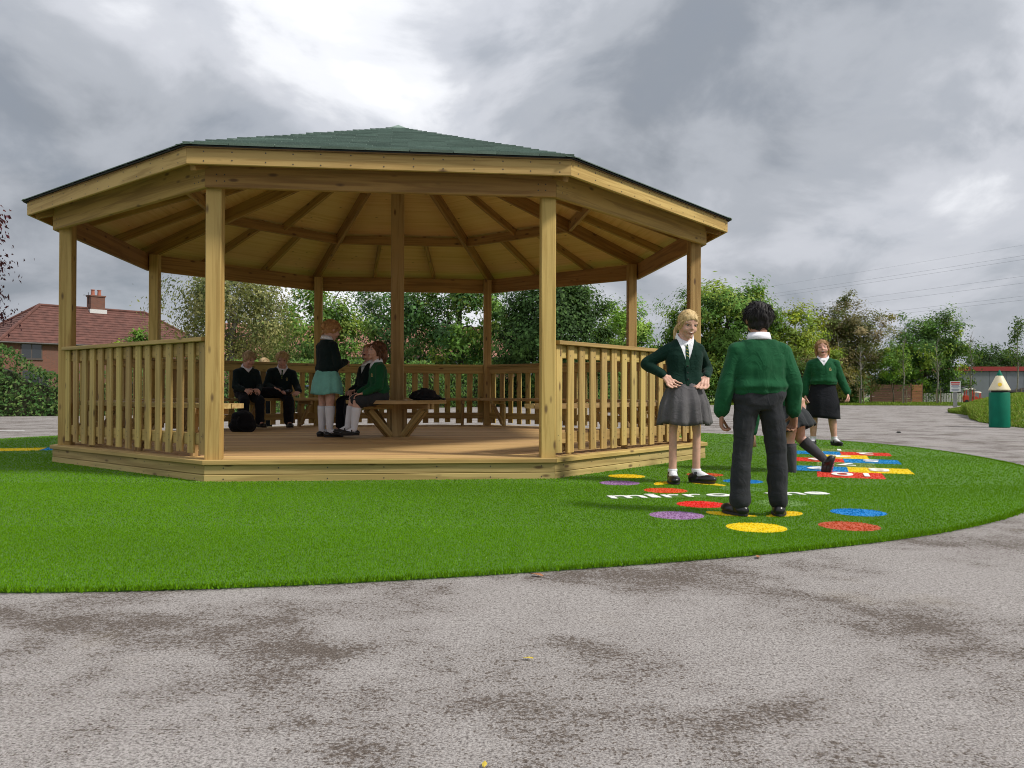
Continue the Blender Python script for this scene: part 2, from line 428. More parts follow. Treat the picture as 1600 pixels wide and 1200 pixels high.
def grow(poly, k=0.010):
    cx_ = sum(p[0] for p in poly) / len(poly); cy_ = sum(p[1] for p in poly) / len(poly)
    return [(p[0] + k * (p[0] - cx_) / max(1e-6, math.hypot(p[0] - cx_, p[1] - cy_)), p[1] + k * (p[1] - cy_) / max(1e-6, math.hypot(p[0] - cx_, p[1] - cy_))) for p in poly]
def make_turf():
    rg = blade_rng
    X, Y, H_, W_ = [], [], [], []
    for (y0, y1, dens, w) in ((2.4, 4.2, 34000, 0.0055), (4.2, 6.2, 15000, 0.0085), (6.2, 9.0, 4500, 0.016), (9.0, 17.0, 1500, 0.026)):
        n = int((y1 - y0) * 15.0 * dens)
        x = rg.uniform(-9.0, 6.0, n); y = rg.uniform(y0, y1, n)
        k = np.abs(x / y) < 0.70          # only what the camera side of the yard can see from here or a step aside
        a = np.arctan2(y - CY, x - CX); rr = np.hypot(x - CX, y - CY)
        near = 0.5 - 0.5 * np.sin(a)
        rmax = 6.12 + 0.52 * near ** 0.7 + 0.05 * np.sin(3 * a + 1) + 0.02 * np.sin(11 * a) + 0.24 * np.exp(-((a + 1.85) / 0.33) ** 2)
        k &= rr < rmax + rg.normal(0, 0.012, n)
        # under the deck nothing grows
        ap = np.max(np.stack([(x - CX) * math.cos(TH - math.pi / 2 + i * math.pi / 4) + (y - CY) * math.sin(TH - math.pi / 2 + i * math.pi / 4) for i in range(8)]), 0)
        k &= ap > 3.29
        x, y = x[k], y[k]
        for poly in [grow(i[0]) for i in INSETS] + [hop_corners(du, r) for _, du, r, _ in HSQ] + [snake_corners(c) for c, _ in SNAKE] + LETTERBOX:
            px = [p[0] for p in poly]; py = [p[1] for p in poly]
            c = (x > min(px)) & (x < max(px)) & (y > min(py)) & (y < max(py))
            idx = np.nonzero(c)[0]
            if len(idx):
                ins = in_poly(x[idx], y[idx], poly)
                keep = np.ones(len(x), bool); keep[idx[ins]] = False
                x, y = x[keep], y[keep]
        X.append(x); Y.append(y); W_.append(np.full(len(x), w)); H_.append(np.full(len(x), 0.0115))
    x = np.concatenate(X); y = np.concatenate(Y); w = np.concatenate(W_); h = np.concatenate(H_)
    n = len(x)
    c = GREENS[rg.integers(0, len(GREENS), n)] * rg.uniform(0.88, 1.10, (n, 1))
    pale = rg.random(n) < 0.02
    c[pale] = np.array((0.22, 0.36, 0.10)) * rg.uniform(0.8, 1.3, (pale.sum(), 1))
    # mown-looking nap in soft bands
    nap = np.array([mnoise.noise(Vector((a * 0.9, b * 2.2, 0))) for a, b in zip(x[::1], y[::1])]) if n < 1 else np.sin(y * 5.1 + np.sin(x * 0.8) * 1.2) * 0.5 + np.sin(x * 1.3 + y * 2.0)
    c *= (1.0 + 0.05 * nap)[:, None]
    # ragged cut edge: longer fibres splay over the tarmac
    ne = 30000; a = rg.uniform(-math.pi, 0.35, ne)
    near = 0.5 - 0.5 * np.sin(a); re_ = 6.12 + 0.52 * near ** 0.7 + 0.05 * np.sin(3 * a + 1) + 0.02 * np.sin(11 * a) + 0.24 * np.exp(-((a + 1.85) / 0.33) ** 2) + rg.normal(0, 0.012, ne)
    x = np.concatenate([x, CX + re_ * np.cos(a)]); y = np.concatenate([y, CY + re_ * np.sin(a)]); h = np.concatenate([h, rg.uniform(0.010, 0.022, ne)]); w = np.concatenate([w, np.full(ne, 0.006)])
    c = np.concatenate([c, GREENS[rg.integers(0, 4, ne)] * rg.uniform(0.55, 1.0, (ne, 1))])
    o = blade_obj('turf_pile', x, y, h, w, c, 0.008, MBLADE)
    tag(o, 'short green plastic pile of the artificial turf', 'turf pile', kind='stuff')

def inset_mat(rgb):
    key = 'turf_' + '_'.join('%03d' % int(v * 100) for v in rgb)
    return MATS.get(key) or plain(key, tuple(v * 0.8 for v in rgb), 0.9, nz=0.25, nscale=70)
def inset_pile(poly, rgb, parent, dens=7000, h=0.005, w=0.010):
    px = [p[0] for p in poly]; py = [p[1] for p in poly]
    area = (max(px) - min(px)) * (max(py) - min(py))
    n = int(area * dens)
    x = blade_rng.uniform(min(px), max(px), n); y = blade_rng.uniform(min(py), max(py), n)
    k = in_poly(x, y, poly); x, y = x[k], y[k]
    c = np.array(rgb)[None] * blade_rng.uniform(0.75, 1.15, (len(x), 1))
    o = blade_obj('pile', x, y, np.full(len(x), h), np.full(len(x), w), np.clip(c, 0, 0.95), 0.0130, MBLADE, parent)
    return tag(o, kind='stuff')
def text_mesh(txt, size):
    cu = bpy.data.curves.new('t', 'FONT'); cu.body = txt; cu.size = size; cu.align_x = 'LEFT'; cu.extrude = 0.002; cu.offset = 0.002 * size / 0.3
    o = bpy.data.objects.new('t', cu); col.objects.link(o)
    dg = bpy.context.evaluated_depsgraph_get()
    me = bpy.data.meshes.new_from_object(o.evaluated_get(dg))
    bpy.data.objects.remove(o); bpy.data.curves.remove(cu)
    return me
MWHITE = plain('white_turf', (0.80, 0.80, 0.76), 0.85, nz=0.12, nscale=80)
# white lettering across the turf
LET_O = Vector((0.655, 5.36)); LET_D = Vector((0.986, 0.165)).normalized()
LET_S = 0.335
LETTERBOX = []
def make_lettering():
    root = empty('turf_lettering', (LET_O.x, LET_O.y, 0.012), math.atan2(LET_D.y, LET_D.x), 'white turf letters spelling mirror me between the coloured dots', 'lettering')
    adv = 0.0
    widths = {'m': 0.272, 'i': 0.10, 'r': 0.155, 'o': 0.19, 'e': 0.185, ' ': 0.10}
    P = Vector((-LET_D.y, LET_D.x))
    for ch in 'mirror me':
        if ch != ' ':
            me = text_mesh(ch, LET_S); me.materials.clear(); me.materials.append(MWHITE)
            xs = [v.co.x for v in me.vertices]; x0 = min(xs); sx = (widths[ch] - 0.03) / (max(xs) - x0)
            for v in me.vertices: v.co.x = (v.co.x - x0) * sx; v.co.y *= 0.80; v.co.z = v.co.z + 0.004
            ys = [v.co.y for v in me.vertices]
            o = bpy.data.objects.new('letter', me)
            link(o, root, WM[root.name] @ Matrix.Translation((adv, 0, 0)))
            a = LET_O + LET_D * (adv - 0.012); b_ = LET_O + LET_D * (adv + widths[ch] - 0.018)
            h0, h1 = min(ys) - 0.012, max(ys) + 0.012
            LETTERBOX.append([tuple(a + P * h0), tuple(b_ + P * h0), tuple(b_ + P * h1), tuple(a + P * h1)])
        adv += widths[ch]
make_lettering()
for poly, rgb, nm, lab, cat, grp in INSETS:
    o = prism(nm, poly, 0.0122, 0.0132, inset_mat(rgb)); tag(o, lab, cat, grp)
    inset_pile(poly, rgb, o)
hs = empty('hopscotch_court', (HO.x, HO.y, 0.012), 0, 'ten square hopscotch court of red, blue, yellow and green turf with white numbers', 'hopscotch')
for txt, du, row, cc in HSQ:
    poly = hop_corners(du, row)
    s = prism('hopscotch_square', poly, 0.0122, 0.0132, inset_mat(HC[cc]), hs)
    s['label'] = '%s square of the hopscotch numbered %s' % (NAMEC[cc], txt)
    inset_pile(poly, HC[cc], s, 3600, 0.005, 0.013)
    me = text_mesh(txt, 0.33); me.materials.clear(); me.materials.append(MWHITE)
    xs = [v.co.x for v in me.vertices]; ys = [v.co.y for v in me.vertices]
    mx, my = (min(xs) + max(xs)) / 2, (min(ys) + max(ys)) / 2
    for v in me.vertices: v.co.x = (v.co.x - mx) * 1.15; v.co.y = (v.co.y - my) * 1.15
    c = HO + HP * (du * HW) + HD * (row * HW)
    link(bpy.data.objects.new('number', me), s, Matrix.Translation((c.x, c.y, 0.0195)) @ Matrix.Rotation(math.atan2(HP.y, HP.x) + math.pi, 4, 'Z'))
sn = empty('turf_track', (-6.2, 9.4, 0.012), 0, 'red, yellow and blue turf track at the left edge of the turf', 'turf track')
for c, cc in SNAKE:
    poly = snake_corners(c)
    s = prism('track_square', poly, 0.0122, 0.0132, inset_mat(HC[cc]), sn)
    inset_pile(poly, HC[cc], s, 2500, 0.005, 0.016)
make_turf()
# ------------------------------------------------------------------ gazebo
ZD = 0.176                       # deck level
PA = [TH + (i - 1.5) * math.pi / 4 - math.pi / 2 for i in range(8)]      # corner directions; corners 1 and 2 face the camera
SA = [TH + (i - 1) * math.pi / 4 - math.pi / 2 for i in range(8)]        # side i lies between corners i and i+1; side 1 is the open front
def corner(i, rad, z): return Vector((CX + rad * math.cos(PA[i % 8]), CY + rad * math.sin(PA[i % 8]), z))
def radial(a, rad, z): return Vector((CX + rad * math.cos(a), CY + rad * math.sin(a), z))
C8 = math.cos(math.pi / 8)
GZ = empty('gazebo', (CX, CY, 0), TH, 'large octagonal timber gazebo with green shingle roof and open front', 'gazebo')
MSH = None
def shingle_mat():
    m, nt, b = newmat('green_felt_shingle')
    t = noise_(nt, objco(nt), 160, 3, 0.7); f = noise_(nt, objco(nt), 2.2, 4, 0.6)
    k = mth(nt, 'ADD', mth(nt, 'MULTIPLY', t, 0.55), mth(nt, 'MULTIPLY', f, 0.45))
    c = ramp(nt, k, [(0.30, (0.10, 0.15, 0.125)), (0.55, (0.18, 0.245, 0.21)), (0.72, (0.27, 0.34, 0.30))])
    oi = N(nt, 'ShaderNodeObjectInfo').outputs['Random']
    hs_ = N(nt, 'ShaderNodeHueSaturation', ins={'Color': c, 'Value': mth(nt, 'ADD', mth(nt, 'MULTIPLY', oi, 0.35), 0.82)})
    setin(nt, b, 'Base Color', hs_.outputs[0]); b.inputs['Roughness'].default_value = 0.9
    bump(nt, b, t, 0.5, 0.003)
    return m
MSH = shingle_mat()
MFELT = plain('black_underfelt', (0.018, 0.020, 0.020), 0.9)

def board_side(name, i, r_corner, z, w, t, mat, inset=0.0, parent=GZ, face_up=False):
    """board along side i, mitred at the corners; outer top edge on radius r_corner. w is depth (radial), t is height"""
    a = SA[i]; n = Vector((math.cos(a), math.sin(a), 0)); tdir = Vector((-math.sin(a), math.cos(a), 0))
    ro, ri = r_corner, r_corner - w / C8
    L0 = ro * math.sin(math.pi / 8) - inset; L1 = ri * math.sin(math.pi / 8) - inset
    c = 0.004
    # local frame: X along tdir, Y outwards n, Z up ; origin on the outer face mid
    O = radial(a, ro * C8, z)
    def ring(L, y, c_): return L
    prof = [(0, 0 + c), (0, t - c), (-c, t), (-w + c, t), (-w, t - c), (-w, c), (-w + c, 0), (-c, 0)]
    V = []
    for s in (-1, 1):
        for y, zz in prof:
            L = L0 + (L1 - L0) * (-y / w)
            V.append((s * (L - 0.0012), y, zz))
    F = [[k, (k + 1) % 8, 8 + (k + 1) % 8, 8 + k] for k in range(8)] + [list(range(8))[::-1], list(range(8, 16))]
    M = Matrix((tdir, n, Vector((0, 0, 1)))).transposed().to_4x4(); M.translation = O
    me = mesh_from(name, V, F, mat)
    bm_ = bmesh.new(); bm_.from_mesh(me); bmesh.ops.recalc_face_normals(bm_, faces=bm_.faces[:]); bm_.to_mesh(me); bm_.free()
    return link(bpy.data.objects.new(name, me), parent, M)

# deck boards, cut to the octagon, parallel to the open front
def deck():
    ap_in = 3.5804 * C8 - 0.115
    w = 0.118; rows = int(2 * ap_in / (w + 0.005))
    M = Matrix.Translation((CX, CY, 0)) @ Matrix.Rotation(TH, 4, 'Z')
    s = ap_in * math.tan(math.pi / 8)
    def half(y):
        y = abs(y)
        return ap_in if y <= s else ap_in - (y - s)
    y = -ap_in
    while y < ap_in - 0.02:
        y1 = min(y + w, ap_in)
        ym = []
        lo, hi = y, y1
        pts_l = [(-half(lo), lo)]; pts_r = [(half(lo), lo)]
        for br in (-s, s):
            if lo < br < hi: pts_r.append((half(br), br)); pts_l.append((-half(br), br))
        pts_r.append((half(hi), hi)); pts_l.append((-half(hi), hi))
        prism('deck_board', pts_r + pts_l[::-1], ZD - 0.028, ZD - 0.001 - rnd.random() * 0.003, WDECK, GZ, M)
        y += w + 0.0055
deck()
for i in range(8):
    board_side('deck_nosing', i, 3.585, ZD - 0.036, 0.112, 0.036, WRAIL)
    board_side('skirt_board', i, 3.560, 0.064, 0.03, 0.075, WSKIRT)
    board_side('skirt_board', i, 3.563, 0.004, 0.03, 0.057, WSKIRT)

# posts
PW = 0.12
RP = 3.44
post_me = box_data('post', 2.30, PW, PW, WPOST, 0.006)
for i in range(8):
    p = corner(i, RP, ZD)
    o = bpy.data.objects.new('post', post_me)
    Mz = Matrix.Translation(p) @ Matrix.Rotation(TH, 4, 'Z') @ Matrix.Rotation(R(-90), 4, 'Y') @ Matrix.Rotation(math.pi * (i % 2), 4, 'X')
    link(o, GZ, Mz)
WDARK = wood('centre_post_wood', (0.45, 0.31, 0.13), (0.30, 0.19, 0.07))
link(bpy.data.objects.new('centre_post', box_data('centre_post', 3.42, 0.15, 0.15, WDARK, 0.008)), GZ,
     Matrix.Translation((CX, CY, ZD)) @ Matrix.Rotation(TH, 4, 'Z') @ Matrix.Rotation(R(-90), 4, 'Y'))['label'] = 'central timber post'

# ring beams outside the posts, fascia, rafters
ZB = ZD + 2.1
for i in range(8):
    board_side('ring_beam', i, 3.572, ZB, 0.045, 0.215, WBEAM)
    board_side('fascia_board', i, 3.790, 2.398, 0.028, 0.122, WPOST)
RE, ZE, ZA = 3.8235, 2.533, 3.83
SLOPE = (ZA - ZE) / RE           # along a hip
def roof_z(r): return ZE + (RE - r) * SLOPE
RING = 2.42
for i in range(8):
    a = PA[i]
    d = Vector((math.cos(a), math.sin(a), 0))
    p0 = radial(a, 3.735, roof_z(3.735) - 0.030 - 0.085); p1 = radial(a, 0.05, roof_z(0.05) - 0.030 - 0.085)
    board('hip_rafter', p0, p1, 0.048, 0.165, WBEAM, GZ)
    # purlin ring
    q0 = corner(i, RING, roof_z(RING) - 0.115); q1 = corner(i + 1, RING, roof_z(RING) - 0.115)
    t = (q1 - q0).normalized()
    board('purlin', q0 + t * 0.026, q1 - t * 0.026, 0.045, 0.125, WBEAM, GZ)
    # jack rafters: two below the ring, one above
    b0, b1 = corner(i, 3.745, 0), corner(i + 1, 3.745, 0)
    r0, r1 = corner(i, RING, 0), corner(i + 1, RING, 0)
    def plane_z(p):
        ap = (p - Vector((CX, CY, 0))).dot(Vector((math.cos(SA[i]), math.sin(SA[i]), 0))) / C8
        return roof_z(ap) - 0.030 - 0.050
    for f in (0.33, 0.67):
        p = b0.lerp(b1, f); q = r0.lerp(r1, f)
        p.z = plane_z(p); q.z = plane_z(q)
        board('jack_rafter', p, q, 0.045, 0.095, WBEAM, GZ)
    p = r0.lerp(r1, 0.5); q = radial(SA[i], 0.22, 0)
    p.z = plane_z(p); q.z = plane_z(q)
    board('jack_rafter', p, q, 0.045, 0.095, WBEAM, GZ)
    # plywood lining over the rafters
    e0, e1, ap_ = corner(i, 3.775, 0), corner(i + 1, 3.775, 0), Vector((CX, CY, 0))
    M = Matrix.Translation(ap_) @ Matrix.Rotation(SA[i] - math.pi / 2, 4, 'Z')
    inv = M.inverted()
    for (ra, rb) in ((3.775, RING), (RING - 0.004, 0.0)):
        pts = [(corner(i, ra, roof_z(ra) - 0.029)), (corner(i + 1, ra, roof_z(ra) - 0.029))]
        if rb > 0: pts += [corner(i + 1, rb, roof_z(rb) - 0.029), corner(i, rb, roof_z(rb) - 0.029)]
        else: pts += [Vector((CX, CY, roof_z(0) - 0.029))]
        L = [inv @ p_ for p_ in pts]; n = len(L)
        V = L + [p_ + Vector((0, 0, 0.016)) for p_ in L]
        F = [list(range(n))[::-1], list(range(n, 2 * n))] + [[k, (k + 1) % n, n + (k + 1) % n, n + k] for k in range(n)]
        mobj('plywood_panel', V, F, WPLY, GZ, M)
# underfelt and shingles
def roof_cover():
    V = [corner(i, RE, ZE - 0.012) for i in range(8)] + [corner(i, RE, ZE - 0.002) for i in range(8)] + [Vector((CX, CY, ZA - 0.012)), Vector((CX, CY, ZA - 0.002))]
    F = [[i, (i + 1) % 8, 8 + (i + 1) % 8, 8 + i] for i in range(8)] + [[8 + i, 8 + (i + 1) % 8, 17] for i in range(8)] + [[(i + 1) % 8, i, 16] for i in range(8)]
    mobj('roof_underfelt', V, F, MFELT, GZ)
    rest_V, rest_F = [], []
    front = {}
    apo = RE * C8; run = math.hypot(apo, ZA - ZE); gauge = 0.132
    slope_h, slope_v = apo / run, (ZA - ZE) / run
    for i in range(8):
        a = SA[i]; n = Vector((math.cos(a), math.sin(a), 0)); td = Vector((-math.sin(a), math.cos(a), 0))
        up = n * (-slope_h) + Vector((0, 0, slope_v))       # up the slope
        nrm = td.cross(up) * -1.0
        if nrm.z < 0: nrm = -nrm
        O = radial(a, apo + 0.012, ZE)
        rows = int(run / gauge)
        for r in range(rows):
            s0 = r * gauge; s1 = min(s0 + gauge * 1.02, run - 0.01)
            def hw(s): return max(0.0, (run - s) / run * RE * math.sin(math.pi / 8) + 0.004)
            w = 0.333; off = (w / 2 if r % 2 else 0) + 0.03 * ((r * 7) % 3)
            x = -hw(s0) - off
            while x < hw(s0):
                x0, x1 = max(x + 0.0025, -hw(s0)), min(x + w - 0.0025, hw(s0))
                x += w
                if x1 - x0 < 0.012: continue
                u0, u1 = max(x0, -hw(s1)), min(x1, hw(s1))
                if u1 < u0: u0 = u1 = max(-hw(s1), min(hw(s1), (x0 + x1) / 2))
                lift0 = (0.016 + rnd.random() * 0.007) if i == 1 else 0.007; lift1 = 0.001
                P = [O + td * x0 + up * s0, O + td * x1 + up * s0, O + td * u1 + up * s1, O + td * u0 + up * s1]
                T = [P[0] + nrm * lift0, P[1] + nrm * lift0, P[2] + nrm * (lift1 + 0.002), P[3] + nrm * (lift1 + 0.002)]
                if i in (1,):
                    B = [p_ + nrm * 0.0005 for p_ in P]
                    V = B + T
                    M = Matrix.Translation(P[0]); mi = Matrix.Translation(-P[0])
                    mobj('shingle', [mi @ v for v in V], [[4, 5, 6, 7], [0, 1, 5, 4], [1, 2, 6, 5], [3, 0, 4, 7]], MSH, GZ, M)
                else:
                    b_ = len(rest_V); rest_V += [P[0] + nrm * 0.0005, P[1] + nrm * 0.0005] + T
                    rest_F.extend([[b_ + 2, b_ + 3, b_ + 4, b_ + 5], [b_, b_ + 1, b_ + 3, b_ + 2], [b_, b_ + 2, b_ + 5], [b_ + 1, b_ + 4, b_ + 3]])
    o = mobj('shingle_courses', rest_V, rest_F, MSH, GZ); tag(o, kind='stuff')
    # ridge strips on the hips and the little cap at the top
    for i in range(8):
        p0, p1 = corner(i, RE + 0.005, ZE + 0.002), corner(i, 0.2, roof_z(0.2) + 0.010)
        board('hip_capping', p0, p1, 0.13, 0.006, MSH, GZ)
    V, F = [], []
    for i in range(8): V.append(corner(i, 0.34, roof_z(0.34) + 0.016))
    V.append(Vector((CX, CY, ZA + 0.045)))
    F = [[i, (i + 1) % 8, 8] for i in range(8)]
    mobj('roof_cap', V, F, MSH, GZ)
roof_cover()

# railings on every side but the open front (side 1), slats nailed to the outside of the rails
slat_me = {}
def railing(i):
    a = SA[i]; n = Vector((math.cos(a), math.sin(a), 0)); td = Vector((-math.sin(a), math.cos(a), 0))
    ap = RP * C8
    half = RP * math.sin(math.pi / 8) - 0.062
    def P(x, off, z): return radial(a, ap + off, z) + td * x
    rl = empty('railing', P(0, 0, ZD), 0)
    rl.parent = GZ; rl.matrix_basis = WM[GZ.name].inverted() @ WM[rl.name]
    board('top_rail', P(-half, 0, ZD + 0.865), P(half, 0, ZD + 0.865), 0.040, 0.105, WRAIL, rl)
    board('bottom_rail', P(-half, 0, ZD + 0.150), P(half, 0, ZD + 0.150), 0.040, 0.095, WRAIL, rl)
    board('cap_rail', P(-half, 0.018, ZD + 0.938), P(half, 0.018, ZD + 0.938), 0.125, 0.034, WRAIL, rl)
    ns = 15
    for k in range(ns):
        x = -half + 0.045 + (2 * half - 0.09) * k / (ns - 1)
        j = (k * 5 + i) % 4
        if j not in slat_me: slat_me[j] = box_data('slat', 0.875 + 0.006 * j, 0.088, 0.021, WRAIL)
        z0 = ZD + 0.918 - (0.875 + 0.006 * j) 
        M = Matrix((Vector((0, 0, 1)), td, n * 1.0)).transposed().to_4x4()
        if M.determinant() < 0: M = Matrix((Vector((0, 0, 1)), -td, n)).transposed().to_4x4()
        tilt = Matrix.Rotation(R(rnd.uniform(-0.5, 0.5)), 4, n)
        M = Matrix.Translation(P(x, 0.0325, z0)) @ tilt @ M
        link(bpy.data.objects.new('slat', slat_me[j]), rl, M)
    pts = []
    for k in range(ns):
        x = -half + 0.045 + (2 * half - 0.09) * k / (ns - 1)
        for z in (0.835, 0.885, 0.13, 0.175): pts.append(P(x + rnd.uniform(-0.02, 0.02), 0.043, ZD + z))
    screws(rl, pts, n)
    return rl
SCREW = plain('screw_head', (0.05, 0.04, 0.03), 0.5)
def screws(parent, pts, n, r=0.0045):
    V, F = [], []
    for p in pts:
        a = n.orthogonal().normalized(); b_ = n.cross(a); k0 = len(V)
        V += [p + n * 0.0015 + (a * math.cos(t * math.pi / 3) + b_ * math.sin(t * math.pi / 3)) * r for t in range(6)]; F.append([k0 + t for t in range(6)])
    o = mobj('screw_heads', V, F, SCREW, parent); tag(o, kind='stuff')
for i in range(8):
    a = SA[i]; n = Vector((math.cos(a), math.sin(a), 0)); td = Vector((-n.y, n.x, 0))
    pts = []
    for k in range(13):
        x = -1.35 + 2.7 * k / 12 + rnd.uniform(-0.03, 0.03)
        for z in (2.425, 2.495): pts.append(radial(a, 3.790 * C8, z + rnd.uniform(-0.008, 0.008)) + td * x)
        if k % 2 == 0:
            for z in (0.03, 0.115): pts.append(radial(a, (3.563 if z < 0.06 else 3.560) * C8, z) + td * x * 0.92)
    for x in (-1.28, -1.22, 1.22, 1.28):
        for z in (ZB + 0.05, ZB + 0.10): pts.append(radial(a, 3.572 * C8, z) + td * x)
    screws(GZ, pts, n, 0.006)
RAILS = {i: railing(i) for i in range(8) if i != 1}
# perimeter benches under the railings
WBENCH = wood('bench_wood', (0.52, 0.37, 0.16), (0.37, 0.24, 0.09))
def bench(i):
    a = SA[i]; td = Vector((-math.sin(a), math.cos(a), 0)); n = Vector((math.cos(a), math.sin(a), 0))
    names = {0: 'left of the open front', 2: 'right of the open front', 3: 'on the right side', 4: 'on the right at the back', 5: 'at the back right of the centre post', 6: 'at the back left of the centre post', 7: 'on the left side'}
    b_ = empty('perimeter_bench', radial(a, 3.0, ZD), 0, 'timber bench along the railing ' + names[i], 'bench', 'benches along the gazebo railings')
    t8 = math.tan(math.pi / 8)
    for k, (o0, w) in enumerate(((3.105, 0.15), (2.945, 0.15))):
        zz = ZD + 0.43
        L0, L1 = o0 * t8 - 0.03, (o0 - w) * t8 - 0.03
        M = Matrix((td, n, Vector((0, 0, 1)))).transposed().to_4x4(); M.translation = radial(a, o0, zz - 0.04)
        V = [(-L0, 0, 0), (L0, 0, 0), (L1, -w, 0), (-L1, -w, 0)]; V = V + [(x, y, 0.04) for x, y, _ in V]
        mobj('seat_plank', V, [[0, 1, 2, 3], [7, 6, 5, 4], [1, 0, 4, 5], [2, 1, 5, 6], [3, 2, 6, 7], [0, 3, 7, 4]], WBENCH, b_, M)
    for x in (-0.92, 0.0, 0.92):
        p = lambda off, z: radial(a, off, z) + td * x
        board('bracket_arm', p(3.125, ZD + 0.362), p(2.82, ZD + 0.362), 0.045, 0.055, WBENCH, b_)
        board('bracket_leg', p(3.115, ZD + 0.0), p(3.115, ZD + 0.334), 0.045, 0.05, WBENCH, b_, up=n)
        board('bracket_brace', p(3.075, ZD + 0.03), p(2.86, ZD + 0.332), 0.045, 0.045, WBENCH, b_)
    return b_
for i in range(8):
    if i != 1: bench(i)
# octagonal bench round the centre post
def centre_bench():
    b_ = empty('centre_bench', (CX, CY, ZD), TH, 'octagonal timber bench round the central post with angled braces', 'bench')
    zz = ZD + 0.43
    for i in range(8):
        for (ro, ri) in ((0.625, 0.43), (0.422, 0.24)):
            V = [corner(i, ro, zz - 0.04), corner(i + 1, ro, zz - 0.04), corner(i + 1, ri, zz - 0.04), corner(i, ri, zz - 0.04)]
            c = sum(V, Vector()) / 4
            V = [c + (v - c) * 0.994 for v in V]
            V = V + [v + Vector((0, 0, 0.04)) for v in V]
            a = SA[i]; td = Vector((-math.sin(a), math.cos(a), 0)); n = Vector((math.cos(a), math.sin(a), 0))
            M = Matrix((td, n, Vector((0, 0, 1)))).transposed().to_4x4(); M.translation = c; mi = M.inverted()
            V = [mi @ v for v in V]
            mobj('seat_plank', V, [[3, 2, 1, 0], [4, 5, 6, 7], [0, 1, 5, 4], [1, 2, 6, 5], [2, 3, 7, 6], [3, 0, 4, 7]][::1], WBENCH, b_, M)
    for k in range(4):
        a = TH + math.pi / 4 + k * math.pi / 2
        d = Vector((math.cos(a), math.sin(a), 0)); s = Vector((-d.y, d.x, 0))
        for off in (-0.032, 0.032):
            p = lambda r_, z: Vector((CX, CY, z)) + d * r_ + s * off
            board('seat_bearer', p(0.10, zz - 0.073), p(0.56, zz - 0.073), 0.04, 0.062, WBENCH, b_)
            board('brace', p(0.125, ZD + 0.012), p(0.455, zz - 0.106), 0.04, 0.062, WBENCH, b_)
        f = TH + k * math.pi / 2; df = Vector((math.cos(f), math.sin(f), 0))
        board('post_cladding', Vector((CX, CY, ZD + 0.002)) + df * 0.097, Vector((CX, CY, zz - 0.045)) + df * 0.097, 0.115, 0.042, WBENCH, b_, up=df)
    return b_
centre_bench()
# ------------------------------------------------------------------ vegetation
BARK = plain('bark', (0.105, 0.085, 0.065), 0.95, nz=0.45, nscale=18, bumpk=0.8)
BARKG = plain('grey_bark', (0.21, 0.19, 0.16), 0.95, nz=0.4, nscale=18, bumpk=0.8)
HCORE = plain('hedge_dark_core', (0.030, 0.036, 0.014), 1.0, nz=0.5, nscale=30)  # dark colour of the solid core added inside the hedges
def leaf_quads(P, Nrm, size, rg, aspect=0.62):
    n = len(P)
    Nrm = Nrm / (np.linalg.norm(Nrm, axis=1, keepdims=True) + 1e-9)
    t = rg.normal(0, 1, (n, 3)); t -= Nrm * (t * Nrm).sum(1, keepdims=True); t /= np.linalg.norm(t, axis=1, keepdims=True) + 1e-9
    b_ = np.cross(Nrm, t)
    s = (size * rg.uniform(0.6, 1.3, n))[:, None]
    V = np.empty((n, 4, 3))
    V[:, 0] = P - t * s; V[:, 1] = P + b_ * s * aspect * 0.8 - t * s * 0.1; V[:, 2] = P + t * s; V[:, 3] = P - b_ * s * aspect * 0.8 - t * s * 0.1
    V[:, [1, 3]] += Nrm[:, None] * (s * 0.22)[:, None]
    return V.reshape(-1, 3), np.arange(n * 4).reshape(-1, 4)
def crown(name, c, rad, nclump_, per, lsize, cols, seed, parent, rc=0.5, shell=0.45, droop=0.0, up=0.35, lump=0.28):
    rg = np.random.default_rng(seed); nclump = int(nclump_ * 1.35); per = int(per * 1.45)
    d = rg.normal(0, 1, (nclump, 3)); d /= np.linalg.norm(d, axis=1, keepdims=True)
    # uneven outline: the envelope swells and shrinks with direction
    env = np.array([1.0 + lump * 1.6 * mnoise.noise(Vector(v) * 1.7 + Vector((seed, 0, 0))) + lump * mnoise.noise(Vector(v) * 4.3 + Vector((0, seed, 0))) for v in d])
    rr = rg.uniform(shell, 1.0, nclump) ** 0.6 * env
    cc = d * rr[:, None] * np.array(rad)
    cidx = np.repeat(np.arange(nclump), per)
    crad = rg.uniform(0.6, 1.35, nclump) * rc
    off = rg.normal(0, 0.55, (nclump * per, 3)) * crad[cidx][:, None]
    off[:, 2] *= 0.75
    off[:, 2] -= droop * np.abs(rg.normal(0, 1, nclump * per))
    P = cc[cidx] + off
    nrm = off * 1.0 + cc[cidx] * 0.35 + rg.normal(0, 0.35, P.shape); nrm[:, 2] += up
    base = np.array(cols)
    ccol = base[rg.integers(0, len(base), nclump)] * rg.uniform(0.7, 1.35, (nclump, 1))
    lc = ccol[cidx] * rg.uniform(1.0, 2.3, (nclump * per, 1))
    V, F = leaf_quads(P, nrm, lsize * 0.92 * rg.uniform(0.7, 1.3, nclump)[cidx], rg)
    o = np_mesh(name, V, F, lc, MLEAF, parent, WM[parent.name] @ Matrix.Translation(c))
    tag(o, kind='stuff')
    return cc + np.array(c)
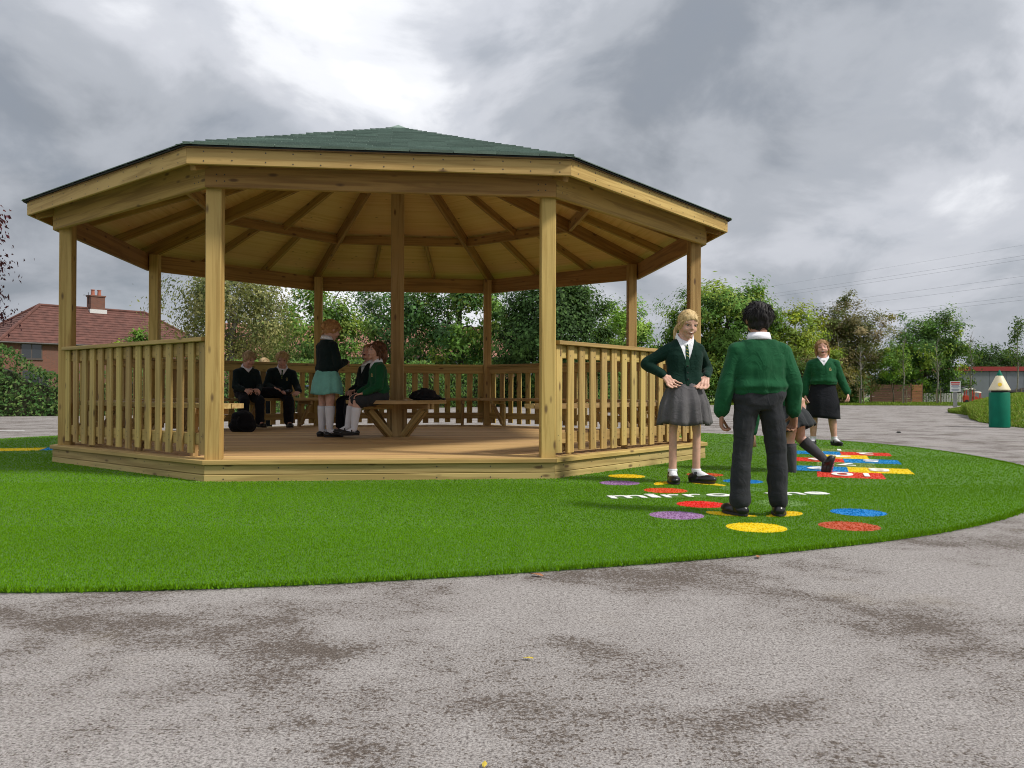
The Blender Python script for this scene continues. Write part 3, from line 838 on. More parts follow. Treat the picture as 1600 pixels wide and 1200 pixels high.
def tree(nm, X, Y, zc, rad, nclump, per, lsize, cols, seed, label, tr=0.16, rc=0.55, bark=None, group='trees behind the hedge', shell=0.45, droop=0.0, limbs=14, lump=0.28, stems=1):
    rg = random.Random(seed)
    root = empty(nm, (X, Y, 0), 0, label, 'tree', group)
    cc = crown('crown', (0, 0, zc), rad, nclump, per, lsize, cols, seed, root, rc, shell, droop, lump=lump)
    V, F = [], []
    for s in range(stems):
        ox, oy = (0, 0) if stems == 1 else (rg.uniform(-0.5, 0.5), rg.uniform(-0.4, 0.4))
        top = zc + rad[2] * 0.55
        path = [(ox + rg.uniform(-1, 1) * 0.06 * k, oy + rg.uniform(-1, 1) * 0.06 * k, top * k / 6) for k in range(7)]
        tube(V, F, path, [tr * (1 - 0.12 * k) for k in range(7)], 8)
        for k in range(limbs // stems):
            t = cc[rg.randrange(len(cc))]
            j = rg.randint(2, 4); a = Vector(path[j]); b_ = Vector(t)
            m = a.lerp(b_, 0.5) + Vector((0, 0, rg.uniform(0.0, 0.4)))
            tube(V, F, [a, a.lerp(m, 0.5) + Vector((rg.uniform(-.1, .1), rg.uniform(-.1, .1), 0)), m, b_], [tr * 0.38, tr * 0.3, tr * 0.22, tr * 0.07], 5)
    mobj('trunk', V, F, bark or BARK, root, WM[root.name], smooth=True)
    return root
OL = [(0.13, 0.145, 0.05), (0.17, 0.17, 0.07), (0.09, 0.11, 0.04)]
GR = [(0.075, 0.145, 0.03), (0.10, 0.18, 0.035), (0.055, 0.11, 0.028), (0.14, 0.19, 0.035)]
BG = [(0.055, 0.125, 0.042), (0.075, 0.155, 0.05), (0.045, 0.095, 0.035), (0.11, 0.165, 0.05)]
DK = [(0.035, 0.072, 0.02), (0.05, 0.095, 0.024), (0.03, 0.058, 0.018)]
LT = [(0.13, 0.22, 0.04), (0.10, 0.185, 0.035), (0.17, 0.25, 0.05)]
YG = [(0.20, 0.235, 0.03), (0.15, 0.20, 0.03), (0.11, 0.16, 0.03)]
BR = [(0.115, 0.105, 0.045), (0.09, 0.095, 0.035), (0.14, 0.115, 0.06), (0.08, 0.10, 0.03)]
tree('birch_tree', -11.6, 34, 4.0, (2.9, 2.6, 2.9), 150, 70, 0.075, OL, 11, 'olive green feathery tree left behind the gazebo beside the red roof', rc=0.55, droop=0.35, bark=BARKG, shell=0.25)
tree('broadleaf_tree', -9.6, 40, 3.3, (2.5, 2.3, 3.0), 110, 75, 0.10, GR, 12, 'bright green bushy tree seen over the two seated boys')
tree('broadleaf_tree', -6.0, 43, 4.2, (2.7, 2.4, 3.1), 90, 65, 0.105, BG, 13, 'blue green airy tree behind the standing girl in the gazebo', shell=0.3)
tree('broadleaf_tree', -2.6, 42, 4.0, (2.4, 2.2, 3.4), 120, 70, 0.105, GR + BG, 14, 'mid green leafy tree seen right of the central post')
tree('broadleaf_tree', 1.9, 38, 3.25, (2.65, 2.5, 3.0), 210, 85, 0.10, DK, 15, 'dark dense round tree seen behind the right front post', lump=0.14)
tree('broadleaf_tree', 6.9, 50, 3.4, (1.95, 1.9, 2.8), 90, 70, 0.12, LT, 16, 'light green tree right of the dark round tree')
tree('broadleaf_tree', 13.0, 50, 4.0, (3.8, 3.2, 3.25), 240, 80, 0.125, GR, 17, 'tall broad green tree behind the boy and the girl in the grey skirt', tr=0.22, limbs=20)
tree('broadleaf_tree', 17.9, 52, 3.4, (2.0, 1.9, 2.7), 90, 70, 0.12, YG, 18, 'yellow green tree right of the tall broad tree')
tree('broadleaf_tree', 23.0, 56, 4.0, (2.6, 2.3, 3.1), 190, 75, 0.09, BR, 19, 'brownish olive tree with many thin stems and twiggy top', tr=0.07, stems=5, limbs=40, bark=BARKG, shell=0.2, lump=0.4)
tree('broadleaf_tree', 30.3, 60, 3.5, (2.7, 2.4, 3.0), 200, 75, 0.10, DK + GR, 20, 'dark green tree left of the grey building', lump=0.4)
tree('broadleaf_tree', 25.6, 55, 2.75, (1.0, 1.0, 1.35), 30, 60, 0.09, LT + GR, 21, 'slender pale green young tree in front of the brown fence', tr=0.05, limbs=6, rc=0.35)
tree('broadleaf_tree', 17.6, 45, 2.55, (0.5, 0.5, 0.55), 12, 50, 0.085, YG, 22, 'small yellow leaved tree beside the head of the laughing girl', tr=0.035, limbs=4, rc=0.25)
tree('broadleaf_tree', 44.5, 76, 3.3, (2.6, 2.4, 1.5), 70, 60, 0.13, DK, 23, 'dark rounded tree over the red roof band', lump=0.15)
tree('broadleaf_tree', 52.5, 82, 3.4, (3.2, 2.4, 1.6), 60, 60, 0.13, DK + BR, 24, 'dark tree at the far right over the red roof band')
tree('broadleaf_tree', -14.3, 31, 1.95, (0.62, 0.6, 1.0), 26, 60, 0.07, GR + YG, 25, 'small rounded tree in front of the red tiled roof', tr=0.05, limbs=6, rc=0.3)
PU = [(0.045, 0.014, 0.022), (0.06, 0.018, 0.026), (0.03, 0.012, 0.018)]
tree('copper_tree', -11.5, 14, 3.2, (2.0, 1.9, 1.5), 240, 80, 0.062, PU, 26, 'dark purple leaved tree at the left edge', rc=0.33, tr=0.11, group='trees around the yard', lump=0.45)
for k, (x, y, zc, rx, rz, cl, lab) in enumerate((
    (9.8, 47, 1.3, 2.2, 1.5, DK + GR, 'dark green shrub under the light green tree'),
    (12.6, 47.5, 1.3, 1.9, 1.7, GR + YG, 'mottled green shrub right of the gazebo post'),
    (15.3, 48, 1.35, 1.8, 1.7, DK, 'dark shrub behind the boy'),
    (18.2, 49, 1.3, 1.9, 1.9, BR, 'brown twiggy shrub behind the laughing girl'),
    (20.9, 52, 1.0, 1.6, 1.2, DK + BR, 'low dark shrub under the brownish tree'),
    (21.6, 53, 0.55, 0.8, 0.6, GR, 'small green bush beside the thin tree stems'),
    (28.0, 61.5, 1.0, 1.8, 1.4, DK, 'low dark bush behind the brown slatted fence'))):
    rt = empty('shrub', (x, y, 0), 0, lab, 'shrub', 'shrubs along the far edge')
    crown('foliage', (0, 0, zc), (rx, 1.2, rz), 60, 70, 0.10, cl, 40 + k, rt, 0.42, 0.2)
    V, F = [], []
    for j in range(9):
        a = j * 0.7; tube(V, F, [(0.1 * math.cos(a), 0.1 * math.sin(a), 0), (rx * 0.3 * math.cos(a), 0.4 * math.sin(a), zc * 0.6), (rx * 0.6 * math.cos(a), 0.7 * math.sin(a), zc + rz * 0.4)], [0.03, 0.02, 0.008], 5)
    mobj('stem', V, F, BARK, rt, WM[rt.name])

def hedge(name, line, label, cols, seed, dens=260, lsize=0.065, thick=0.7):
    """line: (x, y, height) points"""
    rg = np.random.default_rng(seed)
    root = empty(name, (line[0][0], line[0][1], 0), 0, label, 'hedge', 'hedges round the yard')
    Ps, Ns = [], []
    cv, cf = [], []
    for (x0, y0, h0), (x1, y1, h1) in zip(line[:-1], line[1:]):
        L = math.hypot(x1 - x0, y1 - y0); d = np.array([(x1 - x0) / L, (y1 - y0) / L]); nn = np.array([d[1], -d[0]])
        n = int(L * (h0 + h1) / 2 * dens + L * thick * dens * 0.5)
        t = rg.uniform(0, 1, n); h = h0 + (h1 - h0) * t
        lump = np.array([mnoise.noise(Vector((a * L * 0.55 + x0, 3.1, 0))) for a in t])
        h = h * (1 + 0.13 * lump)
        face = rg.random(n) < 0.78
        v = rg.uniform(0.01, 1.0, n)
        out = np.where(face, thick * (0.5 + 0.12 * np.sin(t * L * 2.3 + v * 5)) * (1 - 0.25 * v ** 3), rg.uniform(-0.5, 0.5, n) * thick)
        z = np.where(face, v * h, h + rg.normal(0, 0.05, n))
        out = out + rg.normal(0, 0.06, n)
        P = np.stack([x0 + d[0] * L * t + nn[0] * out, y0 + d[1] * L * t + nn[1] * out, np.maximum(z, 0.02)], 1)
        N_ = np.stack([np.full(n, nn[0]), np.full(n, nn[1]), np.full(n, 0.35)], 1) + rg.normal(0, 0.6, (n, 3))
        Ps.append(P); Ns.append(N_)
        b_ = len(cv); w = thick * 0.36
        for (x, y, hh) in ((x0, y0, h0), (x1, y1, h1)):
            cv += [(x + nn[0] * w, y + nn[1] * w, 0), (x + nn[0] * w * 0.8, y + nn[1] * w * 0.8, hh * 0.70), (x - nn[0] * w * 0.8, y - nn[1] * w * 0.8, hh * 0.70), (x - nn[0] * w, y - nn[1] * w, 0)]
        cf += [[b_, b_ + 1, b_ + 5, b_ + 4], [b_ + 1, b_ + 2, b_ + 6, b_ + 5], [b_ + 2, b_ + 3, b_ + 7, b_ + 6], [b_, b_ + 3, b_ + 2, b_ + 1], [b_ + 4, b_ + 5, b_ + 6, b_ + 7]]
    P = np.concatenate(Ps); N_ = np.concatenate(Ns)
    lo = np.array([mnoise.noise(Vector(p) * 1.1) for p in P])
    c = 1.45 * np.array(cols)[rg.integers(0, len(cols), len(P))] * (1 + 0.35 * lo)[:, None] * rg.uniform(0.7, 1.3, (len(P), 1))
    V, F = leaf_quads(P, N_, lsize, rg)
    o = np_mesh('foliage', V, F, np.clip(c, 0.005, 1), MLEAF, root); tag(o, kind='stuff')
    mobj('dark_core', cv, cf, HCORE, root)  # solid dark core added to block light, in place of modelled inner twigs
IV = [(0.05, 0.11, 0.03), (0.075, 0.14, 0.04), (0.04, 0.085, 0.025), (0.10, 0.15, 0.045)]
hedge('hedge', [(-26, 21.2, 2.2), (-19, 21.6, 2.2), (-15.6, 22.0, 2.2), (-14.3, 22.2, 2.05), (-13.65, 22.35, 1.75), (-13.2, 22.45, 1.3), (-12.6, 22.65, 1.1), (-11.6, 22.9, 1.25), (-8.6, 25.2, 1.35)], 'dark green ivy hedge in front of the brick house', IV, 51, 420, 0.055)
hedge('hedge', [(-8.5, 25.3, 1.6), (-5.6, 30.5, 1.7), (-2.8, 36, 1.8), (2.5, 40.5, 1.9), (8.0, 46.3, 1.9)], 'clipped green hedge behind the back railings of the gazebo', IV + GR[:2], 52, 300, 0.07)

# young staked trees on the far strip of grass
STAKE = plain('stake_wood', (0.15, 0.12, 0.08), 0.9, nz=0.3)
RUBBER = plain('black_rubber', (0.015, 0.015, 0.016), 0.7)
for k, (px, D, ht, leafy, lab) in enumerate(((1310, 52, 4.4, 0, 'bare staked sapling under the brownish tree'), (1345, 50, 3.6, 0, 'bare staked sapling left of the brown fence'),
        (1412, 51, 4.2, 0.35, 'tall thin staked sapling in front of the brown fence'), (1465, 52, 4.2, 0.15, 'tall thin staked sapling left of the notice sign'),
        (1517, 50, 4.5, 0.5, 'bare topped sapling with leaves low on its stem before the grey building'), (1590, 47, 5.0, 1.0, 'leafy young tree at the right edge before the grey building'))):
    x = (px - 800) / 1280 * D
    rt = empty('sapling', (x, D, 0), 0, lab, 'sapling', 'staked saplings on the far grass')
    r_ = random.Random(60 + k); V, F = [], []
    tube(V, F, [(r_.uniform(-.03, .03) * j, 0, ht * j / 5) for j in range(6)], [0.045, 0.04, 0.033, 0.026, 0.018, 0.006], 6)
    tips = []
    for j in range(26):
        z = ht * r_.uniform(0.35, 0.95); a = r_.uniform(0, 6.28); l = r_.uniform(0.3, 0.9) * (1.15 - z / ht)
        e = (l * math.cos(a), l * math.sin(a), z + l * 1.3); tips.append(e)
        tube(V, F, [(0, 0, z), (e[0] * 0.5, e[1] * 0.5, z + l * 0.5), e], [0.014, 0.010, 0.004], 4)
    mobj('trunk', V, F, BARKG, rt, WM[rt.name])
    if leafy:
        rg = np.random.default_rng(80 + k); n = int(900 * leafy)
        T = np.array(tips if leafy > 0.9 else [t for t in tips if t[2] < ht * 0.75] + [(0, 0, 1.0), (0.1, 0, 1.3), (-0.2, 0, 1.2)])
        P = T[rg.integers(0, len(T), n)] + rg.normal(0, 0.16, (n, 3))
        Vq, Fq = leaf_quads(P, rg.normal(0, 1, (n, 3)), 0.07, rg)
        o = np_mesh('leaves', Vq, Fq, np.array(GR)[rg.integers(0, 4, n)] * rg.uniform(0.6, 1.2, (n, 1)), MLEAF, rt, WM[rt.name]); tag(o, kind='stuff')
    for s in (-0.13, 0.13):
        board('stake', (x + s, D - 0.1, 0), (x + s, D - 0.1, 0.95), 0.055, 0.055, STAKE, rt, up=(0, 1, 0))
    board('tie', (x - 0.13, D - 0.1, 0.86), (x + 0.13, D - 0.1, 0.86), 0.05, 0.06, RUBBER, rt)

# grass verges
def verge(name, quads, label):
    pass
lawn = mobj('far_lawn', [(6, 45.0, 0.006), (30, 43.2, 0.006), (46, 46.5, 0.006), (90, 62, 0.006), (90, 110, 0.006), (-60, 110, 0.006), (-60, 60, 0.006), (4, 50, 0.006)], [list(range(8))], MLAWN)
tag(lawn, kind='structure')
def mound():
    Fr = [(15.4, 28.9), (14.0, 25.0), (12.3, 22.0), (11.2, 19.6), (10.55, 17.6), (10.15, 15.9), (9.7, 14.2), (9.2, 12.0), (8.8, 9.0)]
    Bk = [(15.6, 29.2), (17.2, 31.6), (18.9, 34.2), (21.4, 37.6), (24.2, 41.4), (28, 46), (33, 52), (40, 56), (52, 60)]
    V, F = [], []; nt_ = 18; ns = len(Fr)
    for i in range(ns):
        for j in range(nt_):
            t = j / (nt_ - 1)
            x = Fr[i][0] + (Bk[i][0] - Fr[i][0]) * t; y = Fr[i][1] + (Bk[i][1] - Fr[i][1]) * t
            hgt = 0.05 + min(1.0, i / 5) * 0.62 * math.sin(math.pi * min(1, t * 1.1 + 0.0)) ** 0.75 if 0 < j < nt_ - 1 else 0.0
            V.append((x, y, max(0.0, hgt) + 0.03 * mnoise.noise(Vector((x, y, 0))) if 0 < j < nt_ - 1 else 0.002))
    for i in range(ns - 1):
        for j in range(nt_ - 1):
            F.append([i * nt_ + j, i * nt_ + j + 1, (i + 1) * nt_ + j + 1, (i + 1) * nt_ + j])
    o = mobj('grass_mound', V, F, MLAWN, smooth=True); tag(o, kind='structure')
    bm_ = bmesh.new(); bm_.from_mesh(o.data); bmesh.ops.recalc_face_normals(bm_, faces=bm_.faces[:])
    if sum(f.normal.z for f in bm_.faces) < 0: bmesh.ops.reverse_faces(bm_, faces=bm_.faces[:])
    bm_.to_mesh(o.data); bm_.free()
    # grass on it
    rg = np.random.default_rng(91); Va = np.array(V).reshape(ns, nt_, 3)
    n = 42000
    u = rg.uniform(0, ns - 1.001, n); v = rg.uniform(0, 1, n) ** 1.5 * (nt_ - 1.001)
    i = u.astype(int); j = v.astype(int); fu = (u - i)[:, None]; fv = (v - j)[:, None]
    P = (Va[i, j] * (1 - fu) * (1 - fv) + Va[i + 1, j] * fu * (1 - fv) + Va[i, j + 1] * (1 - fu) * fv + Va[i + 1, j + 1] * fu * fv)
    lc = np.array([(0.16, 0.27, 0.03), (0.20, 0.29, 0.045), (0.13, 0.22, 0.03), (0.27, 0.30, 0.08)])[rg.integers(0, 4, n)] * rg.uniform(0.7, 1.2, (n, 1))
    Vb, c = blades(P[:, 0], P[:, 1], np.full(n, 0.07), np.full(n, 0.035), lc, 0.0, 0.7)
    Vb = Vb.reshape(-1, 3, 3); Vb[:, :, 2] += P[:, 2][:, None]
    gr = np_mesh('mound_grass', Vb.reshape(-1, 3), np.arange(n * 3).reshape(-1, 3), c, MBLADE, None, None, 3)
    tag(gr, 'sunlit grass growing on the mound behind the pencil bin', 'grass', kind='stuff')
    n = 16000
    x = rg.uniform(6, 46, n); y = 43.6 + rg.uniform(0, 1, n) ** 2 * 14 + np.maximum(0, x - 30) * 0.2 + np.maximum(0, 12 - x) * 0.15
    lc = np.array([(0.16, 0.24, 0.03), (0.20, 0.27, 0.045), (0.13, 0.20, 0.03)])[rg.integers(0, 3, n)] * rg.uniform(0.7, 1.2, (n, 1))
    gr = blade_obj('verge_grass', x, y, np.full(n, 0.09), np.full(n, 0.07), lc, 0.005, MBLADE)
    tag(gr, 'strip of short grass along the far side of the yard', 'grass', kind='stuff')
    # dark timber edging on the far side of the mound
    for a, b_ in zip(Bk[:5], Bk[1:6]):
        e = board('edging_board', (a[0] - 0.03, a[1], 0.07), (b_[0] - 0.03, b_[1], 0.07), 0.05, 0.16, STAKE, o)
mound()
# ------------------------------------------------------------------ buildings
def brick_mat():
    m, nt, b = newmat('red_brick')
    tc = N(nt, 'ShaderNodeTexCoord').outputs['Object']
    sp = N(nt, 'ShaderNodeSeparateXYZ', ins={0: tc})
    v = N(nt, 'ShaderNodeCombineXYZ', ins={0: mth(nt, 'ADD', sp.outputs[0], sp.outputs[1]), 1: sp.outputs[2], 2: 0.0}).outputs[0]
    br = N(nt, 'ShaderNodeTexBrick', ins={'Vector': v, 'Color1': (0.22, 0.075, 0.045, 1), 'Color2': (0.15, 0.055, 0.036, 1), 'Mortar': (0.13, 0.10, 0.085, 1), 'Scale': 1.0, 'Mortar Size': 0.012, 'Brick Width': 0.225, 'Row Height': 0.075})
    t = noise_(nt, tc, 3, 5, 0.6)
    setin(nt, b, 'Base Color', mixc(nt, mth(nt, 'MULTIPLY', t, 0.5), br.outputs[0], (0.12, 0.06, 0.042))); b.inputs['Roughness'].default_value = 0.9
    return m
BRICK = brick_mat()
TILE = plain('red_concrete_tile', (0.115, 0.048, 0.037), 0.9, nz=0.35, nscale=2.2)
TILE2 = plain('salmon_roof_tile', (0.27, 0.13, 0.095), 0.9, nz=0.25, nscale=2.0)
PVC = plain('white_upvc', (0.72, 0.72, 0.70), 0.4, nz=0.04)
WFR = plain('dark_window_frame', (0.07, 0.055, 0.05), 0.5)
GUT = plain('dark_gutter', (0.03, 0.022, 0.02), 0.5)
def glass_mat():
    m, nt, b = newmat('window_glass')
    b.inputs['Base Color'].default_value = (0.02, 0.024, 0.028, 1); b.inputs['Roughness'].default_value = 0.06; b.inputs['Specular IOR Level'].default_value = 0.8
    return m
GLASS = glass_mat()
LEAD = plain('lead_flashing', (0.55, 0.55, 0.54), 0.6)
TERRA = plain('terracotta_pot', (0.36, 0.12, 0.075), 0.8)
def courses(V, F, A, B, C, D, n, step=0.035):
    """stepped tile courses between eave A-B and top D-C"""
    A, B, C, D = map(Vector, (A, B, C, D)); nrm = (B - A).cross(D - A).normalized()
    for k in range(n):
        t0, t1 = k / n, (k + 1) / n
        p = [A.lerp(D, t0), B.lerp(C, t0), B.lerp(C, t1), A.lerp(D, t1)]
        b_ = len(V)
        V += [p[0], p[1], p[0] + nrm * step, p[1] + nrm * step, p[2] + nrm * 0.004, p[3] + nrm * 0.004]
        F += [[b_, b_ + 1, b_ + 3, b_ + 2], [b_ + 2, b_ + 3, b_ + 4, b_ + 5]]
def house(name, loc, rz, W, Dp, ze, zr, label, tile, hip=True, ncourse=15, wins=(), chim=(), over=0.35):
    """W along local X, depth along Y (front at y = 0 facing -Y)"""
    h = empty(name, loc, rz, label, 'house', 'brick houses beyond the trees')
    M = WM[h.name]
    w2 = W / 2
    V = [(-w2, 0, 0), (w2, 0, 0), (w2, Dp, 0), (-w2, Dp, 0), (-w2, 0, ze), (w2, 0, ze), (w2, Dp, ze), (-w2, Dp, ze)]
    F = [[0, 1, 5, 4], [1, 2, 6, 5], [2, 3, 7, 6], [3, 0, 4, 7]]
    hr = Dp / 2 if hip else 0.0
    if not hip:
        V += [(-w2, Dp / 2, zr - 0.12), (w2, Dp / 2, zr - 0.12)]; F += [[4, 7, 8], [6, 5, 9]]
    mobj('wall', V, F, BRICK, h, M)
    o = over; e = ze - o * (zr - ze) / (Dp / 2)
    a0, a1, a2, a3 = (-w2 - o, -o, e), (w2 + o, -o, e), (w2 + o, Dp + o, e), (-w2 - o, Dp + o, e)
    r0, r1 = (-w2 + hr - (0 if hip else o), Dp / 2, zr), (w2 - hr + (0 if hip else o), Dp / 2, zr)
    V, F = [], []
    courses(V, F, a0, a1, r1, r0, ncourse)
    courses(V, F, a2, a3, r0, r1, ncourse)
    if hip:
        courses(V, F, a3, a0, r0, r0, ncourse); courses(V, F, a1, a2, r1, r1, ncourse)
    b_ = len(V); V += [Vector(a0), Vector(a1), Vector(a2), Vector(a3)]; F.append([b_ + 3, b_ + 2, b_ + 1, b_])
    rf = mobj('roof', V, F, tile, h, M); tag(rf)
    Vr, Fr = [], []
    lines = [(r0, r1)] + ([(a0, r0), (a3, r0), (a1, r1), (a2, r1)] if hip else [])
    for p, q in lines: tube(Vr, Fr, [Vector(p) + Vector((0, 0, 0.03)), Vector(q) + Vector((0, 0, 0.05))], 0.13, 7)
    mobj('ridge_tiles', Vr, Fr, tile, rf, M)
    Vg, Fg = [], []
    for p, q in ((a0, a1), (a1, a2), (a2, a3), (a3, a0)): tube(Vg, Fg, [Vector(p) - Vector((0, 0, 0.06)), Vector(q) - Vector((0, 0, 0.06))], 0.075, 6)
    mobj('gutter', Vg, Fg, GUT, h, M)
    for (x, z, ww, hh, cols_) in wins:
        wf = mobj('window', *box8(x - ww / 2, -0.03, z, x + ww / 2, 0.02, z + hh), WFR, h, M)
        pw = (ww - 0.08 * (cols_ + 1)) / cols_
        for c in range(cols_):
            x0 = x - ww / 2 + 0.08 + c * (pw + 0.08)
            mobj('pane', *box8(x0, -0.036, z + 0.08, x0 + pw, -0.032, z + hh - 0.08), GLASS, wf, M)
        mobj('sill', *box8(x - ww / 2 - 0.06, -0.10, z - 0.07, x + ww / 2 + 0.06, -0.0, z - 0.002), WFR, wf, M)
    for (x, y, z0, z1, s, npot) in chim:
        c = mobj('chimney', *box8(x - s / 2, y - s * 0.36, z0, x + s / 2, y + s * 0.36, z1), BRICK, h, M)
        mobj('chimney_crown', *box8(x - s / 2 - 0.06, y - s * 0.36 - 0.06, z1 + 0.002, x + s / 2 + 0.06, y + s * 0.36 + 0.06, z1 + 0.12), BRICK, c, M)
        mobj('flashing', *box8(x - s / 2 - 0.12, y - s * 0.36 - 0.12, z0 + 0.15, x + s / 2 + 0.12, y + s * 0.36 + 0.1, z0 + 0.62), LEAD, c, M)
        for k in range(npot):
            px = x + (k - (npot - 1) / 2) * 0.52
            Vp, Fp = lathe([(0.17, 0), (0.15, 0.1), (0.13, 0.42), (0.17, 0.45), (0.17, 0.5), (0.10, 0.5)], 12)
            mobj('chimney_pot', Vp, Fp, TERRA, c, M @ Matrix.Translation((px, y, z1 + 0.12)))
        Va, Fa = [], []
        tube(Va, Fa, [(x - s / 2 - 0.05, y, z1 - 0.6), (x - s / 2 - 0.05, y, z1 + 0.35)], 0.025, 5)
        tube(Va, Fa, [(x - s / 2 - 0.45, y, z1 + 0.1), (x - s / 2 + 0.25, y, z1 + 0.1)], 0.02, 5)
        for q in range(4): tube(Va, Fa, [(x - s / 2 - 0.4 + 0.17 * q, y - 0.2, z1 + 0.1), (x - s / 2 - 0.4 + 0.17 * q, y + 0.2, z1 + 0.1)], 0.012, 4)
        mobj('aerial', Va, Fa, GUT, c, M)
    return h
def box8(x0, y0, z0, x1, y1, z1):
    V = [(x0, y0, z0), (x1, y0, z0), (x1, y1, z0), (x0, y1, z0), (x0, y0, z1), (x1, y0, z1), (x1, y1, z1), (x0, y1, z1)]
    return V, [[3, 2, 1, 0], [4, 5, 6, 7], [0, 1, 5, 4], [1, 2, 6, 5], [2, 3, 7, 6], [3, 0, 4, 7]]
def boxo(name, a, b_, mat, parent=None, M=None):
    return mobj(name, *box8(*a, *b_), mat, parent, M)
# ridge runs from (-38.4, 66) to (-32.5, 73)
rz = math.atan2(7.0, 5.9)
u = Vector((math.cos(rz), math.sin(rz), 0)); nn = Vector((u.y, -u.x, 0))
mid = Vector((-35.45, 69.5, 0)) + nn * 4.0
house('brick_house', tuple(mid), rz, 16.6, 8.0, 4.55, 7.55, 'red brick house with hipped red tile roof and chimney at the left', TILE,
      wins=((-6.3, 3.05, 1.5, 1.25, 2), (-1.2, 3.05, 1.8, 1.25, 3), (4.0, 3.05, 1.8, 1.25, 3), (-6.0, 0.8, 1.9, 1.4, 3), (0.5, 0.8, 1.9, 1.4, 3)), chim=((0.1, 4.0, 6.9, 8.6, 1.15, 2),))
house('brick_house', (-3.0, 71, 0), R(14), 9.0, 7.0, 3.9, 6.4, 'house with salmon tiled roof glimpsed right of the back post', TILE2, False, 14, ((-1.5, 2.4, 1.4, 1.1, 2), (2.0, 2.4, 1.4, 1.1, 2)), ((3.4, 3.5, 5.9, 7.2, 0.9, 1),))
house('brick_house', (-19.5, 68, 0), R(24), 9.0, 7.0, 3.7, 6.3, 'house with salmon tiled roof glimpsed through the tree over the seated boys', TILE2, False, 14, ((-2, 2.3, 1.4, 1.1, 2), (2, 2.3, 1.4, 1.1, 2)))
house('brick_house', (-12.0, 74, 0), R(8), 9.0, 7.0, 4.0, 6.6, 'house with salmon tiled roof glimpsed beside the standing girl in the gazebo', TILE2, False, 14, ((-2, 2.5, 1.4, 1.1, 2), (2, 2.5, 1.4, 1.1, 2)))

# low grey building with a red band along its roof edge
GREYP = plain('grey_cladding', (0.17, 0.185, 0.21), 0.6, nz=0.08, nscale=3)
REDB = plain('red_fascia', (0.30, 0.03, 0.028), 0.5, nz=0.1)
gb = empty('grey_building', (33.6, 62, 0), 0, 'low grey clad building with a red roof band at the right', 'building')
M = WM[gb.name] @ Matrix.Rotation(R(-6), 4, 'Z')
boxo('wall', (0, 0.05, 0), (24, 9, 2.32), GREYP, gb, M)
for k in range(20):
    boxo('cladding_panel', (k * 1.2 + 0.01, 0.0, 0.06), (k * 1.2 + 1.19, 0.048, 2.30), GREYP, gb, M)
boxo('roof_band', (-0.15, -0.12, 2.33), (24.2, 9.1, 2.66), REDB, gb, M)
wd = boxo('door', (13.0, -0.03, 0.02), (14.0, -0.002, 2.05), GUT, gb, M)
boxo('handle', (13.85, -0.07, 1.0), (13.9, -0.032, 1.12), LEAD, wd, M)
bl = plain('blue_paint', (0.03, 0.10, 0.40), 0.5)
for k, x in enumerate((5.0, 5.9)):
    Vb, Fb = lathe([(0.05, 0), (0.16, 0.01), (0.16, 0.03), (0.05, 0.035)], 16)
    mobj('painted_spot', Vb, Fb, bl, gb, M @ Matrix.Translation((x, -0.003, 0.75)) @ Matrix.Rotation(R(90), 4, 'X'))
# brown slatted fence
WBRN = wood('brown_stained_wood', (0.16, 0.075, 0.045), (0.10, 0.045, 0.028)); WORG = wood('orange_stained_wood', (0.34, 0.15, 0.06), (0.25, 0.10, 0.04))
bf = empty('slatted_fence', (25.4, 58, 0), 0, 'brown fence of horizontal boards with an orange end panel', 'fence')
for p, (x0, x1, m_) in enumerate(((25.45, 26.95, WBRN), (27.0, 28.25, WBRN), (28.3, 29.05, WORG))):
    for k in range(10):
        board('fence_board', (x0 + 0.02, 58, 0.09 + k * 0.122), (x1 - 0.02, 58, 0.09 + k * 0.122), 0.03, 0.108, m_, bf)
    board('fence_post', (x1, 58.05, 0), (x1, 58.05, 1.34), 0.09, 0.09, WBRN, bf, up=(0, 1, 0))
board('fence_post', (25.42, 58.05, 0), (25.42, 58.05, 1.34), 0.09, 0.09, WBRN, bf, up=(0, 1, 0))
# pale picket fence
WPAL = wood('weathered_pale_wood', (0.50, 0.49, 0.46), (0.36, 0.35, 0.33), knots=0.03)
pf = empty('picket_fence', (29.3, 58.5, 0), 0, 'low pale grey picket fence between the brown fence and the notice sign', 'fence')
for k in range(17):
    board('picket', (29.3 + k * 0.18, 58.5, 0.03), (29.3 + k * 0.18, 58.5, 0.66), 0.13, 0.02, WPAL, pf, up=(0, 1, 0))
for z in (0.2, 0.52): board('fence_rail', (29.2, 58.54, z), (32.4, 58.54, z), 0.04, 0.06, WPAL, pf)
# dark lean-to shelters
for k, (x, w, lab) in enumerate(((31.0, 2.3, 'dark sloping shelter roof behind the pale picket fence'), (36.6, 2.6, 'dark sloping shelter behind the pencil bin'))):
    sh = empty('play_shelter', (x, 60, 0), 0, lab, 'shelter', 'dark play shelters')
    mobj('roof', [(x, 59.3, 0.72), (x + w, 59.3, 1.25), (x + w, 60.9, 1.25), (x, 60.9, 0.72), (x, 59.3, 0.78), (x + w, 59.3, 1.31), (x + w, 60.9, 1.31), (x, 60.9, 0.78)], [[3, 2, 1, 0], [4, 5, 6, 7], [0, 1, 5, 4], [1, 2, 6, 5], [2, 3, 7, 6], [3, 0, 4, 7]], GUT, sh)
    boxo('back_panel', (x + 0.05, 60.6, 0), (x + w - 0.05, 60.66, 0.76), GUT, sh)
    for xx, zt in ((x + 0.05, 0.715), (x + w - 0.13, 1.22)): boxo('leg', (xx, 59.35, 0), (xx + 0.08, 59.43, zt), GUT, sh)
